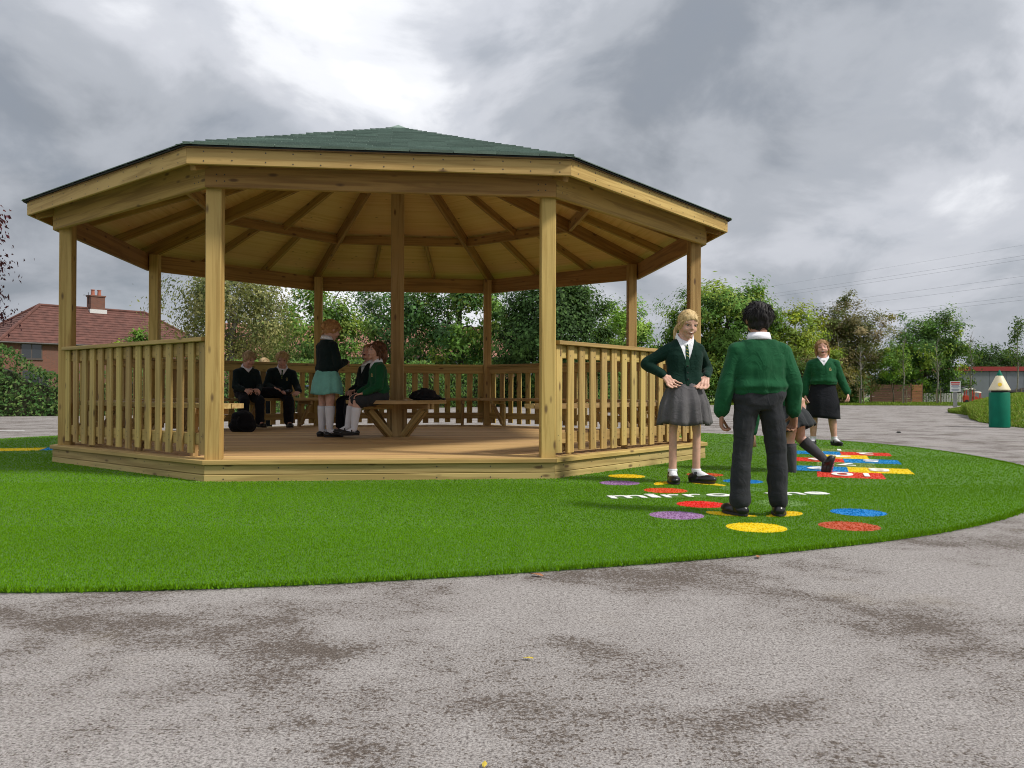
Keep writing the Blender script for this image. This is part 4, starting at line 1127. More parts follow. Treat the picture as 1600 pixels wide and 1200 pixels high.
# ride-on toy cars
RPL = plain('red_plastic', (0.55, 0.045, 0.02), 0.4, nz=0.05); WPL = plain('cream_plastic', (0.72, 0.68, 0.60), 0.4, nz=0.05)
for k, (x, y, s, lab) in enumerate(((30.5, 54.5, 0.92, 'red and cream ride-on toy car nearer the notice sign'), (31.15, 54.8, 0.72, 'smaller red and cream ride-on toy car nearer the pencil bin'))):
    c = empty('toy_car', (x, y, 0), R(-15), lab, 'toy car', 'ride-on toy cars'); M = WM[c.name] @ Matrix.Scale(s, 4)
    prof = [(-0.45, 0.12), (0.45, 0.12), (0.47, 0.35), (0.36, 0.48), (0.18, 0.50), (0.14, 0.30), (-0.16, 0.30), (-0.2, 0.56), (-0.42, 0.56), (-0.47, 0.36)]
    n = len(prof); V = [(a, -0.27, b_) for a, b_ in prof] + [(a, 0.27, b_) for a, b_ in prof]
    F = [list(range(n)), list(range(2 * n - 1, n - 1, -1))] + [[i, n + i, n + (i + 1) % n, (i + 1) % n] for i in range(n)]
    mobj('body', V, F, RPL, c, M)
    for sx in (-0.36, 0.22):
        for sy in (-0.24, 0.24): board('pillar', M @ Vector((sx, sy, 0.48)), M @ Vector((sx * 0.8, sy * 0.9, 0.95)), 0.05 * s, 0.05 * s, RPL, c, up=(0, 1, 0))
    V, F = lathe([(0.36, 0), (0.38, 0.04), (0.34, 0.10), (0.2, 0.13), (0.02, 0.14)], 16)
    mobj('roof', V, F, WPL, c, M @ Matrix.Translation((-0.06, 0, 0.94)) @ Matrix.Diagonal((1, 0.8, 1, 1)), smooth=True)
    for sx in (-0.3, 0.3):
        for sy in (-0.27, 0.27):
            V, F = lathe([(0.05, -0.035), (0.12, -0.035), (0.13, 0), (0.12, 0.035), (0.05, 0.035)], 14)
            mobj('wheel', V, F, RUBBER, c, M @ Matrix.Translation((sx, sy, 0.13)) @ Matrix.Rotation(R(90), 4, 'X'))

# ------------------------------------------------------------------ notice sign
MET = plain('galvanised_post', (0.30, 0.30, 0.29), 0.5, nz=0.2)
SX, SY = 17.85, 33.0
sg = empty('notice_sign', (SX, SY, 0), R(-20), 'white notice board with red heading on a grey post beside the mound', 'sign'); M = WM[sg.name]
boxo('post', (-0.07, -0.05, 0), (0.07, 0.05, 0.98), MET, sg, M)
bd = boxo('sign_board', (-0.19, -0.075, 0.74), (0.19, -0.053, 1.16), PVC, sg, M)
SRED = plain('sign_red', (0.50, 0.03, 0.03), 0.5); SBLU = plain('sign_grey_print', (0.20, 0.22, 0.32), 0.5)
boxo('heading', (-0.16, -0.079, 1.075), (0.16, -0.0755, 1.13), SRED, bd, M)
for k, (a, w) in enumerate(((1.02, 0.15), (0.975, 0.13), (0.93, 0.15), (0.885, 0.10), (0.82, 0.14), (0.785, 0.11))):
    boxo('print_line', (-w, -0.079, a), (w, -0.0755, a + 0.022), SRED if k == 0 else SBLU, bd, M)
# ------------------------------------------------------------------ pencil-shaped litter bin
BGRN = plain('green_plastic', (0.0, 0.14, 0.082), 0.55, nz=0.12, nscale=4, spec=0.2)
CREAM = plain('cream_cone_plastic', (0.74, 0.64, 0.43), 0.45, nz=0.06)
pb = empty('pencil_bin', (9.95, 16.72, 0), 0, 'green pencil shaped litter bin with cream cone top and green tip', 'litter bin'); M = WM[pb.name] @ Matrix.Diagonal((0.82, 0.82, 1, 1))
V, F = lathe([(0.215, 0), (0.228, 0.006), (0.230, 0.02), (0.230, 0.70), (0.222, 0.715), (0.20, 0.716)], 40)
bo = mobj('body', V, F, BGRN, pb, M, smooth=True)
for k in range(4):
    V, F = [], []
    a = R(45 + 90 * k + 12); tube(V, F, [(0.2305 * math.cos(a), 0.2305 * math.sin(a), 0.01), (0.2305 * math.cos(a), 0.2305 * math.sin(a), 0.70)], 0.004, 6); mobj('moulded_rib', V, F, BGRN, bo, M)
V, F = lathe([(0.185, 0.716), (0.185, 0.76)], 30); mobj('gap_shade_ring', V, F, RUBBER, pb, M)  # solid black ring stands in for the shaded gap under the cone
V, F = lathe([(0.237, 0.755), (0.243, 0.762), (0.236, 0.785), (0.078, 1.055), (0.074, 1.06)], 40); cn = mobj('cone', V, F, CREAM, pb, M, smooth=True)
V, F = lathe([(0.079, 1.048), (0.078, 1.056), (0.012, 1.172), (0.004, 1.178)], 28); mobj('tip', V, F, BGRN, pb, M, smooth=True)
YEL = plain('yellow_badge', (0.72, 0.48, 0.02), 0.5)
a = R(-118); sl = math.atan2(0.236 - 0.078, 1.055 - 0.785)
V, F = lathe([(0.045, 0), (0.045, 0.003), (0.01, 0.004)], 18)
r_ = 0.236 - (0.875 - 0.785) * math.tan(sl)
mobj('badge', V, F, YEL, cn, M @ Matrix.Translation((r_ * math.cos(a), r_ * math.sin(a), 0.875)) @ Matrix.Rotation(a, 4, 'Z') @ Matrix.Rotation(R(90) - sl, 4, 'Y'))
# ------------------------------------------------------------------ overhead wires
WIRE = plain('wire_metal', (0.06, 0.065, 0.07), 0.6)
for k, (z, dz) in enumerate(((26.6, 0), (24.75, 0), (24.05, 0), (21.1, 0), (19.9, 0), (17.6, 0), (16.9, 0))):
    A = Vector((0.625 * 139 * 1.35, 139 * 0.72, z + 1.6)); B = Vector((0.10 * 250, 250, z - 0.6)); V, F = [], []
    pts = []
    for j in range(15):
        t = -0.05 + 1.5 * j / 14; p = A.lerp(B, t); p.z -= 4.0 * math.sin(math.pi * max(0, min(1, t / 1.45))) * 0.35; pts.append(p)
    tube(V, F, pts, 0.014 if k else 0.010, 5)
    o = mobj('power_line', V, F, WIRE); tag(o, ['faint topmost power line at upper right', 'upper line of the highest pair of power lines', 'lower line of the highest pair of power lines', 'upper line of the middle pair of power lines', 'lower line of the middle pair of power lines', 'upper line of the lowest pair of power lines', 'lower line of the lowest pair of power lines'][k], 'power line', 'overhead power lines')
# ------------------------------------------------------------------ painted line, leaves on the ground
PAINT = plain('worn_white_paint', (0.70, 0.70, 0.68), 0.8, nz=0.15, nscale=20)
o = mobj('painted_line', [(-9.05, 14.2, 0.004), (-8.45, 14.2, 0.004), (-8.5, 14.32, 0.004), (-9.0, 14.32, 0.004)], [[0, 1, 2, 3]], PAINT); tag(o, 'short white painted dash on the asphalt at the left', 'line marking')
LBR = plain('fallen_leaf_brown', (0.30, 0.12, 0.045), 0.8, nz=0.3); LYE = plain('fallen_leaf_yellow', (0.50, 0.38, 0.05), 0.8, nz=0.3)
for k, (x, y, s, m_, lab) in enumerate(((0.10, 3.16, 0.026, LBR, 'small brown fallen leaf at the turf edge near the middle'), (1.06, 3.52, 0.028, LBR, 'small rusty fallen leaf at the turf edge towards the right'), (0.045, 2.18, 0.014, LYE, 'tiny yellow fallen leaf on the asphalt near the middle'), (-0.05, 1.56, 0.012, LYE, 'tiny yellow fallen leaf at the bottom edge'))):
    V = []; n = 9
    for j in range(n):
        t = j / (n - 1); w = math.sin(math.pi * t) ** 0.8 * 0.42
        V += [(-w * s, (t - 0.5) * s * 2, s * (0.35 * abs(w) + 0.25 * t)), (0, (t - 0.5) * s * 2, s * 0.2 * t + 0.003), (w * s, (t - 0.5) * s * 2, s * (0.45 * abs(w) + 0.1))]
    F = [[3 * j, 3 * j + 1, 3 * j + 4, 3 * j + 3] for j in range(n - 1)] + [[3 * j + 1, 3 * j + 2, 3 * j + 5, 3 * j + 4] for j in range(n - 1)]
    o = mobj('fallen_leaf', V, F, m_, None, Matrix.Translation((x, y, 0.004)) @ Matrix.Rotation(1.1 + k * 1.7, 4, 'Z')); tag(o, lab, 'leaf', 'fallen leaves')
V, F = lathe([(0.004, 0), (0.036, 0.004), (0.04, 0.014), (0.025, 0.026), (0.004, 0.028)], 14)
o = mobj('litter', V, F, RUBBER, None, Matrix.Translation((6.75, 14.3, 0.003)), smooth=True); tag(o, 'small dark round thing lying on the asphalt behind the turf', 'litter', kind='thing')
# ------------------------------------------------------------------ people
def capsule(V, F, p0, p1, r0, r1, seg=12, cap=4):
    p0, p1 = Vector(p0), Vector(p1); d = p1 - p0
    ax = d.normalized() if d.length > 1e-6 else Vector((0, 0, 1))
    a = ax.cross(Vector((0, 0, 1)) if abs(ax.z) < 0.9 else Vector((1, 0, 0))).normalized(); b_ = ax.cross(a)
    rings = []
    for k in range(cap + 1):
        t = -math.pi / 2 + (math.pi / 2) * k / cap
        rings.append((p0 + ax * (r0 * math.sin(t)), max(r0 * math.cos(t), 1e-4)))
    for k in range(cap + 1):
        t = (math.pi / 2) * k / cap
        rings.append((p1 + ax * (r1 * math.sin(t)), max(r1 * math.cos(t), 1e-4)))
    base = len(V)
    for c, r in rings:
        for k in range(seg):
            th = 2 * math.pi * k / seg; V.append(c + (a * math.cos(th) + b_ * math.sin(th)) * r)
    for i in range(len(rings) - 1):
        for k in range(seg):
            k2 = (k + 1) % seg; F.append([base + i * seg + k, base + i * seg + k2, base + (i + 1) * seg + k2, base + (i + 1) * seg + k])
    F.append([base + k for k in range(seg)][::-1]); F.append([base + (len(rings) - 1) * seg + k for k in range(seg)])
def ellipsoid(V, F, c, ax, ay, az, seg=16, rings=10):
    """ax, ay, az: half-axis vectors"""
    c = Vector(c); base = len(V)
    for i in range(rings + 1):
        t = -math.pi / 2 + math.pi * i / rings; ct = max(math.cos(t), 0.002); st = math.sin(t)
        for k in range(seg):
            th = 2 * math.pi * k / seg
            V.append(c + ax * (ct * math.cos(th)) + ay * (ct * math.sin(th)) + az * st)
    for i in range(rings):
        for k in range(seg):
            k2 = (k + 1) % seg; F.append([base + i * seg + k, base + i * seg + k2, base + (i + 1) * seg + k2, base + (i + 1) * seg + k])
    F.append([base + k for k in range(seg)][::-1]); F.append([base + rings * seg + k for k in range(seg)])
def remesh(V, F, voxel, smooth=3, factor=0.5):
    me = bpy.data.meshes.new('tmp'); me.from_pydata([tuple(v) for v in V], [], F); me.update()
    o = bpy.data.objects.new('tmp', me); col.objects.link(o)
    m = o.modifiers.new('r', 'REMESH'); m.mode = 'VOXEL'; m.voxel_size = voxel; m.adaptivity = 0.0; m.use_smooth_shade = True
    if smooth:
        s = o.modifiers.new('s', 'SMOOTH'); s.factor = factor; s.iterations = smooth
    dg = bpy.context.evaluated_depsgraph_get()
    out = bpy.data.meshes.new_from_object(o.evaluated_get(dg))
    bpy.data.objects.remove(o); bpy.data.meshes.remove(me)
    return out
def ruffle(me, amp, freq, seed=0.0, stretch=(1, 1, 1), mask=None):
    me.update()
    nrm = [v.normal.copy() for v in me.vertices]
    off = Vector((seed * 7.3, seed * 3.1, seed))
    for v, n in zip(me.vertices, nrm):
        k = 1.0 if mask is None else mask(v.co)
        if k <= 0: continue
        q = Vector((v.co.x * stretch[0], v.co.y * stretch[1], v.co.z * stretch[2])) * freq + off
        v.co += n * (amp * k * (mnoise.noise(q) + 0.5 * mnoise.noise(q * 2.1)))
    me.update()
def part(name, me, mat, parent, smooth=True):
    me.materials.clear(); me.materials.append(mat)
    if smooth: me.shade_smooth()
    return link(bpy.data.objects.new(name, me), parent, WM[parent.name])
def vec(*a): return Vector(a)
def rotv(v, axis, ang): return Matrix.Rotation(ang, 3, axis) @ v

def skin_mat(name, c):
    m, nt, b = newmat(name)
    t = noise_(nt, objco(nt), 30, 4, 0.6)
    setin(nt, b, 'Base Color', ramp(nt, t, [(0.3, tuple(x * 0.86 for x in c)), (0.7, tuple(x * 1.08 for x in c))]))
    b.inputs['Roughness'].default_value = 0.55; b.inputs['Subsurface Weight'].default_value = 0.12
    b.inputs['Subsurface Radius'].default_value = (0.012, 0.005, 0.003); b.inputs['Subsurface Scale'].default_value = 0.6
    return m
def hair_mat(name, c, hi):
    m, nt, b = newmat(name)
    t = noise_(nt, objco(nt, (120, 120, 14)), 1.0, 4, 0.6, 0.5)
    t2 = noise_(nt, objco(nt), 26, 3, 0.5)
    k = mth(nt, 'ADD', mth(nt, 'MULTIPLY', t, 0.7), mth(nt, 'MULTIPLY', t2, 0.3))
    setin(nt, b, 'Base Color', ramp(nt, k, [(0.32, tuple(x * 0.5 for x in c)), (0.5, c), (0.66, hi)]))
    b.inputs['Roughness'].default_value = 0.55; b.inputs['Specular IOR Level'].default_value = 0.22
    bump(nt, b, k, 0.6, 0.004)
    return m
SK_FAIR = skin_mat('fair_skin', (0.62, 0.36, 0.265)); SK_PINK = skin_mat('pink_skin', (0.60, 0.33, 0.25)); SK_BRN = skin_mat('brown_skin', (0.33, 0.16, 0.095))
H_BLK = hair_mat('black_hair', (0.012, 0.010, 0.010), (0.035, 0.032, 0.032)); H_BLD = hair_mat('blonde_hair', (0.52, 0.37, 0.17), (0.70, 0.54, 0.30))
H_LBR = hair_mat('light_brown_hair', (0.30, 0.17, 0.075), (0.46, 0.29, 0.14)); H_BRN = hair_mat('brown_hair', (0.10, 0.045, 0.022), (0.19, 0.09, 0.045))
H_STR = hair_mat('strawberry_hair', (0.42, 0.22, 0.085), (0.58, 0.35, 0.15)); H_SAND = hair_mat('sandy_hair', (0.45, 0.32, 0.17), (0.62, 0.47, 0.28))
J_GRN = fabric('green_jumper', (0.010, 0.078, 0.030)); J_DRK = fabric('bottle_green_knit', (0.005, 0.025, 0.017)); J_BLK = fabric('dark_knit', (0.008, 0.017, 0.017))
T_GRY = fabric('charcoal_trouser', (0.026, 0.028, 0.032), 600); S_GRY = fabric('grey_skirt', (0.105, 0.10, 0.105), 600); S_DGR = fabric('dark_grey_skirt', (0.030, 0.033, 0.036), 600)
S_BLK = fabric('black_skirt', (0.010, 0.011, 0.015), 600); D_TUR = fabric('turquoise_gingham', (0.20, 0.50, 0.43), 300)
W_CLO = fabric('white_cotton', (0.78, 0.79, 0.83), 500, 0.05); SOCK = fabric('white_sock', (0.74, 0.74, 0.78), 350, 0.06); SOCKG = fabric('grey_sock', (0.055, 0.055, 0.062), 350)
SHOE = plain('black_leather', (0.012, 0.012, 0.013), 0.28, nz=0.2); SOLE = plain('shoe_sole', (0.02, 0.018, 0.018), 0.8); PNK = plain('pink_sole_mark', (0.55, 0.06, 0.16), 0.6)
TIE = fabric('green_tie', (0.012, 0.05, 0.028), 400); TIEY = plain('yellow_stripe', (0.52, 0.44, 0.10), 0.7); GOLD = plain('gold_thread', (0.55, 0.45, 0.20), 0.7)
EYE_W = plain('eye_white', (0.70, 0.68, 0.66), 0.3, nz=0.02); EYE_D = plain('dark_iris', (0.035, 0.028, 0.025), 0.2); LIP = plain('lip', (0.45, 0.16, 0.13), 0.5); MOUTH = plain('mouth_inside', (0.10, 0.018, 0.016), 0.5); TEETH = plain('teeth', (0.75, 0.72, 0.66), 0.35)

def person(loc, yaw, H, pose, fit, label, vox=0.006, group='schoolchildren in green uniform'):
    root = empty('person', loc, R(yaw), label, 'person', group)
    bw = fit.get('bw', 1.0); lw = fit.get('legw', 1.0) * bw; seed = fit.get('seed', 1)
    hh = fit.get('headk', 1.0) * (0.140 * H + 0.029)
    sp = Vector(pose.get('spine', (0, 0, 1))).normalized()
    hy = R(pose.get('hipyaw', 0)); A0 = Vector((math.cos(hy), math.sin(hy), 0))
    A0 = (A0 - sp * A0.dot(sp)).normalized()
    tw = R(pose.get('twist', 0)); A = rotv(A0, sp, tw)
    Fw = A.cross(sp).normalized()            # chest forward (local -Y when upright)
    if Fw.dot(Vector((0, -1, 0))) < 0 and 'spine' not in pose: Fw = -Fw
    Fw0 = A0.cross(sp).normalized()
    # legs
    legs = {}
    pel = Vector(pose['pelvis']) if 'pelvis' in pose else None
    L1, L2, AZ = 0.228 * H, 0.232 * H, 0.052 * H
    dirs = {}
    for s, k in ((1, 'L'), (-1, 'R')):
        th, shn, ft = pose.get('leg' + k, ((0.05 * s, 0, -1), (0.02 * s, 0.03, -1), (0.25 * s, -1, 0)))
        dirs[k] = (Vector(th).normalized(), Vector(shn).normalized(), Vector(ft).normalized())
    if pel is None:
        drop = max(-(d[0].z * L1 + d[1].z * L2) for d in dirs.values())
        pel = Vector((0, 0, drop + AZ + 0.02 * H))
    for s, k in ((1, 'L'), (-1, 'R')):
        hp = pel + A0 * (0.052 * H * s * bw) - Vector((0, 0, 0.02 * H))
        kn = hp + dirs[k][0] * L1; an = kn + dirs[k][1] * L2
        legs[k] = (hp, kn, an, dirs[k][2])
    Ls = 0.278 * H
    N = pel + sp * Ls
    # spine levels (t, half width, radius)
    lev = [(-0.10, 0.030, 0.062), (0.04, 0.046, 0.068), (0.18, 0.044, 0.064), (0.34, 0.038, 0.060), (0.52, 0.042, 0.062), (0.66, 0.047, 0.061), (0.80, 0.044, 0.054), (0.90, 0.030, 0.042)]
    bel = fit.get('belly', 0.0)
    LT_ = [q[0] for q in lev]
    def torso(V, F, inf=0.0, lo=-0.2, hi=1.0, wmul=1.0, rib=False):
        """lofted trunk between spine fractions lo and hi, with flat ends"""
        lo = max(lo, -0.16); hi = min(hi, 0.99); n_ = 16; sg = 28; base = len(V)
        for q in range(n_ + 1):
            t = lo + (hi - lo) * q / n_
            hw = float(np.interp(t, LT_ + [1.0], [x[1] for x in lev] + [0.030])); r = float(np.interp(t, LT_ + [1.0], [x[2] for x in lev] + [0.030]))
            if t < -0.10: r *= 0.9
            e_ = inf
            if rib: e_ = inf * (0.55 if q == 0 else 0.7 if q == 1 else 1.45 if q == 2 else 1.3 if q == 3 else 1.0)
            ry = (r + bel * 0.6 * math.exp(-((t - 0.3) / 0.25) ** 2)) * H + e_; rx = (hw * bw * wmul + r) * H + e_
            c = pel + sp * (Ls * t); ax = A0.lerp(A, max(0, min(1, t))).normalized(); fy = ax.cross(sp)
            for k in range(sg):
                th = 2 * math.pi * k / sg; cx_, sy_ = math.cos(th), math.sin(th)
                V.append(c + ax * (rx * math.copysign(abs(cx_) ** 0.85, cx_)) + fy * (ry * math.copysign(abs(sy_) ** 0.85, sy_)))
        for q in range(n_):
            for k in range(sg):
                k2 = (k + 1) % sg; F.append([base + q * sg + k, base + q * sg + k2, base + (q + 1) * sg + k2, base + (q + 1) * sg + k])
        F.append([base + k for k in range(sg)][::-1]); F.append([base + n_ * sg + k for k in range(sg)])
    sh = {k: N - sp * (0.060 * H) + A * (0.100 * H * s * bw) + Vector(pose.get('shrug' + k, (0, 0, 0))) for s, k in ((1, 'L'), (-1, 'R'))}
    arms = {}
    for s, k in ((1, 'L'), (-1, 'R')):
        u, f, h, pn, curl = pose.get('arm' + k, ((0.16 * s, 0.02, -1), (0.08 * s, -0.12, -1), (0.0, -0.1, -1), (-s, 0, 0), 0.5))
        u, f, h, pn = Vector(u).normalized(), Vector(f).normalized(), Vector(h).normalized(), Vector(pn).normalized()
        el = sh[k] + u * (0.160 * H); wr = el + f * (0.140 * H)
        if 'hand' + k in pose:                # two-bone reach to a wrist target given from the pelvis
            tg, pole = pose['hand' + k]; wr = pel + Vector(tg); a_, b_ = 0.160 * H, 0.140 * H
            dv = wr - sh[k]; dl = min(dv.length, (a_ + b_) * 0.995); dv.normalize(); wr = sh[k] + dv * dl
            ca = (a_ * a_ + dl * dl - b_ * b_) / (2 * a_ * dl); pv = Vector(pole); pv = (pv - dv * pv.dot(dv)).normalized()
            el = sh[k] + dv * (a_ * ca) + pv * (a_ * math.sqrt(max(0, 1 - ca * ca)))
        arms[k] = (el, wr, h, pn, curl, s)
    # head frame
    hyaw, hpit, hrol = [R(a) for a in pose.get('head', (0, 0, 0))]
    up0 = (sp * 0.5 + Vector((0, 0, 1)) * 0.5).normalized() if 'headup' not in pose else Vector(pose['headup']).normalized()
    f0 = (Fw - up0 * Fw.dot(up0)).normalized()
    f = rotv(f0, up0, hyaw); l = up0.cross(f) * -1.0
    l = f.cross(up0) * -1.0                   # character's left
    if l.dot(A) < 0 and abs(hyaw) < 1.2: l = -l
    f = rotv(f, l, hpit) if True else f
    u = rotv(up0, l, hpit)
    if f.dot(Vector((0, 0, 1))) * hpit > 0 and abs(hpit) > 0.02: f = rotv(f, l, -2 * hpit); u = rotv(u, l, -2 * hpit)   # positive pitch looks down
    u = rotv(u, f, hrol); l = rotv(l, f, hrol)
    HC = N + sp * (0.014 * H) + u * (0.5 * hh) + f * (0.10 * hh)
    def hp_(a, b_, c): return HC + f * (a * hh) + l * (b_ * hh) + u * (c * hh)
    # ---------------- body
    V, F = [], []
    torso(V, F, -0.014)
    if fit['bottom'] == 'trousers': lw *= 0.82
    for k in 'LR':
        hp, kn, an, ft = legs[k]
        capsule(V, F, hp, kn, 0.056 * H * lw, 0.036 * H * lw); capsule(V, F, kn, kn.lerp(an, 0.30), 0.034 * H * lw, 0.036 * H * lw); capsule(V, F, kn.lerp(an, 0.30), an, 0.036 * H * lw, 0.0225 * H)
        capsule(V, F, an, an + ft * (0.07 * H) - Vector((0, 0, 0.022 * H)), 0.024 * H, 0.018 * H)
        el, wr, hd, pn, curl, s = arms[k]
        capsule(V, F, N - sp * (0.02 * H), sh[k], 0.034 * H, 0.036 * H)
        capsule(V, F, sh[k], el, 0.032 * H, 0.024 * H); capsule(V, F, el, wr, 0.024 * H, 0.0165 * H)
        # hand: palm, four unequal bent fingers, thumb from the side of the palm
        hl = 0.108 * H
        ts = hd.cross(pn).normalized() * (-s)
        if 'thumb' + k in pose: ts = Vector(pose['thumb' + k]).normalized(); ts = (ts - hd * ts.dot(hd)).normalized()
        pn = (pn - hd * pn.dot(hd)).normalized()
        for q in (-0.16, 0.0, 0.16):
            capsule(V, F, wr + hd * (0.06 * hl) + ts * (q * 0.6 * hl), wr + hd * (0.46 * hl) + ts * (q * hl), 0.013 * H / 1.3, 0.0115 * H / 1.3, 8, 3)
        for q, (o_, ln) in enumerate(((0.245, 0.44), (0.085, 0.50), (-0.075, 0.46), (-0.225, 0.36))):
            p = wr + hd * (0.48 * hl) + ts * (o_ * hl); d = (hd + ts * (o_ * 0.35)).normalized(); axis = d.cross(pn).normalized()
            for sgm, fr in enumerate((0.42, 0.33, 0.25)):
                d = rotv(d, axis, curl * (0.75 + 0.25 * sgm)); q2 = p + d * (ln * hl * fr)
                capsule(V, F, p, q2, (0.0082 - 0.0007 * sgm) * H / 1.3, (0.0077 - 0.0008 * sgm) * H / 1.3, 7, 2); p = q2
        p = wr + hd * (0.12 * hl) + ts * (0.20 * hl); d = (hd * 0.75 + ts * 0.65 + pn * 0.25).normalized()
        for fr in (0.30, 0.22, 0.18):
            q2 = p + d * (hl * fr); capsule(V, F, p, q2, 0.0098 * H / 1.3, 0.0085 * H / 1.3, 7, 2); p = q2; d = (d * 0.8 + hd * 0.3 + pn * 0.12 * (1 + curl)).normalized()
    capsule(V, F, N - sp * (0.02 * H), hp_(-0.10, 0, -0.22), 0.27 * hh, 0.235 * hh)
    ellipsoid(V, F, hp_(-0.055, 0, 0.10), f * (0.44 * hh), l * (0.345 * hh), u * (0.40 * hh))
    ellipsoid(V, F, hp_(0.085, 0, -0.14), f * (0.305 * hh), l * (0.258 * hh), u * (0.345 * hh))
    capsule(V, F, hp_(0.27, 0.05, -0.40), hp_(0.27, -0.05, -0.40), 0.085 * hh, 0.085 * hh, 10, 3)
    fat = fit.get('cheek', 0.0)
    for s in (1, -1):
        ellipsoid(V, F, hp_(0.225, 0.140 * s, -0.16), f * ((0.14 + fat) * hh), l * ((0.14 + fat) * hh), u * ((0.15 + fat) * hh), 10, 6)
        ellipsoid(V, F, hp_(-0.03, 0.345 * s, -0.03), f * (0.075 * hh), l * (0.030 * hh), u * (0.115 * hh), 10, 6)
        capsule(V, F, hp_(0.345, 0.07 * s, 0.085), hp_(0.285, 0.22 * s, 0.09), 0.045 * hh, 0.04 * hh, 8, 3)
    capsule(V, F, hp_(0.375, 0, 0.05), hp_(0.445, 0, -0.10), 0.030 * hh, 0.048 * hh, 8, 3)
    for s in (1, -1): capsule(V, F, hp_(0.40, 0.04 * s, -0.115), hp_(0.39, 0.055 * s, -0.115), 0.033 * hh, 0.028 * hh, 8, 3)
    capsule(V, F, hp_(0.345, 0.07, -0.245), hp_(0.345, -0.07, -0.245), 0.055 * hh, 0.055 * hh, 8, 3)
    me = remesh(V, F, vox, 2)
    bm_ = bmesh.new(); bm_.from_mesh(me)
    hv_ = [v for v in bm_.verts if (v.co - HC).dot(u) > -0.42 * hh and (v.co - HC).length < 0.7 * hh]
    for _ in range(4 if vox < 0.006 else 2): bmesh.ops.smooth_vert(bm_, verts=hv_, factor=0.5, use_axis_x=True, use_axis_y=True, use_axis_z=True)
    bm_.to_mesh(me); bm_.free()
    body = part('body', me, fit['skin'], root)
    bvh = BVHTree.FromPolygons([v.co.copy() for v in me.vertices], [p.vertices[:] for p in me.polygons])
    def surf(b_, c, a=0.8):
        o_ = hp_(a, b_, c); hit = bvh.ray_cast(o_, -f)
        return hit[0] if hit[0] is not None else hp_(0.4, b_, c)
    # ---------------- face
    if fit.get('face', True):
        squint = fit.get('squint', 1.0)
        for s in (1, -1):
            p = surf(0.150 * s, 0.0)
            V, F = [], []; ellipsoid(V, F, p - f * (0.012 * hh), f * (0.020 * hh), l * (0.054 * hh), u * (0.025 * hh * squint), 12, 8)
            ey = mobj('eye', V, F, EYE_W, body, WM[root.name], True)
            V, F = [], []; ellipsoid(V, F, p + f * (0.002 * hh), f * (0.014 * hh), l * (0.032 * hh), u * (0.030 * hh * squint), 10, 6)
            mobj('iris', V, F, EYE_D, ey, WM[root.name], True)
            V, F = [], []; tube(V, F, [surf((0.150 + o_) * s, 0.030 * squint + dz) + f * 0.001 for o_, dz in ((-0.08, -0.015), (-0.03, 0.006), (0.03, 0.006), (0.085, -0.018))], 0.007 * hh, 6)
            mobj('eyelid', V, F, fit.get('lash', EYE_D), body, WM[root.name])
            V, F = [], []; tube(V, F, [surf((0.150 + o_) * s, 0.100 + dz) + f * 0.0008 for o_, dz in ((-0.085, 0.022), (0.0, 0.035), (0.09, 0.008))], [0.009 * hh, 0.010 * hh, 0.004 * hh], 6)
            mobj('eyebrow', V, F, fit['hairmat'], body, WM[root.name])
        mo = fit.get('mouth', 'closed')
        if mo == 'closed':
            V, F = [], []; tube(V, F, [surf(x, -0.262 + 0.9 * x * x) + f * 0.0005 for x in (-0.12, -0.06, 0, 0.06, 0.12)], [0.008 * hh, 0.019 * hh, 0.021 * hh, 0.019 * hh, 0.008 * hh], 6)
            mobj('lips', V, F, LIP, body, WM[root.name], True)
        else:
            op = 0.022 if mo == 'smile' else 0.058
            p = surf(0, -0.265)
            V, F = [], []; ellipsoid(V, F, p - f * (0.010 * hh), f * (0.026 * hh), l * (0.088 * hh), u * (op * hh), 14, 8)
            mm = mobj('mouth', V, F, MOUTH, body, WM[root.name], True)
            V, F = [], []; ellipsoid(V, F, p + f * (0.005 * hh) + u * (op * 0.45 * hh), f * (0.014 * hh), l * (0.060 * hh), u * (0.015 * hh), 12, 6)
            mobj('teeth', V, F, TEETH, mm, WM[root.name], True)
            V, F = [], []
            tube(V, F, [surf(x, -0.265 - op + 4.2 * x * x * op / 0.15 * 0.12) + f * 0.001 for x in (-0.12, -0.06, 0, 0.06, 0.12)], [0.010 * hh, 0.018 * hh, 0.02 * hh, 0.018 * hh, 0.010 * hh], 6)
            mobj('lips', V, F, LIP, body, WM[root.name], True)
    # ---------------- hair
    V, F = [], []
    fl = fit.get('hair', 'short'); hv = max(vox, 0.006)
    g_ = fit.get('hairthick', 0.035)
    ellipsoid(V, F, hp_(-0.06, 0, 0.105), f * ((0.445 + g_) * hh), l * ((0.348 + g_) * hh), u * ((0.405 + g_) * hh), 24, 16)
    ellipsoid(V, F, hp_(-0.18, 0, -0.10), f * (0.30 * hh), l * (0.305 * hh), u * (0.28 * hh), 20, 12)
    me = remesh(V, F, hv, 1)
    bm_ = bmesh.new(); bm_.from_mesh(me)
    top = fit.get('hairline', 0.30)
    pa, pb_ = hp_(0.42, 0, top), hp_(-0.02, 0, -0.30)
    d_ = (pa - pb_).normalized(); n_ = l.cross(d_).normalized()
    if n_.dot(f) < 0: n_ = -n_
    g2 = bmesh.ops.bisect_plane(bm_, geom=bm_.verts[:] + bm_.edges[:] + bm_.faces[:], plane_co=pa, plane_no=n_, clear_outer=True)
    ed = [e for e in g2['geom_cut'] if isinstance(e, bmesh.types.BMEdge)]
    bmesh.ops.edgeloop_fill(bm_, edges=ed)
    bm_.to_mesh(me); bm_.free()
    rough = fit.get('hairrough', 0.010)
    ruffle(me, rough, 34, seed, (1, 1, 0.45), None)
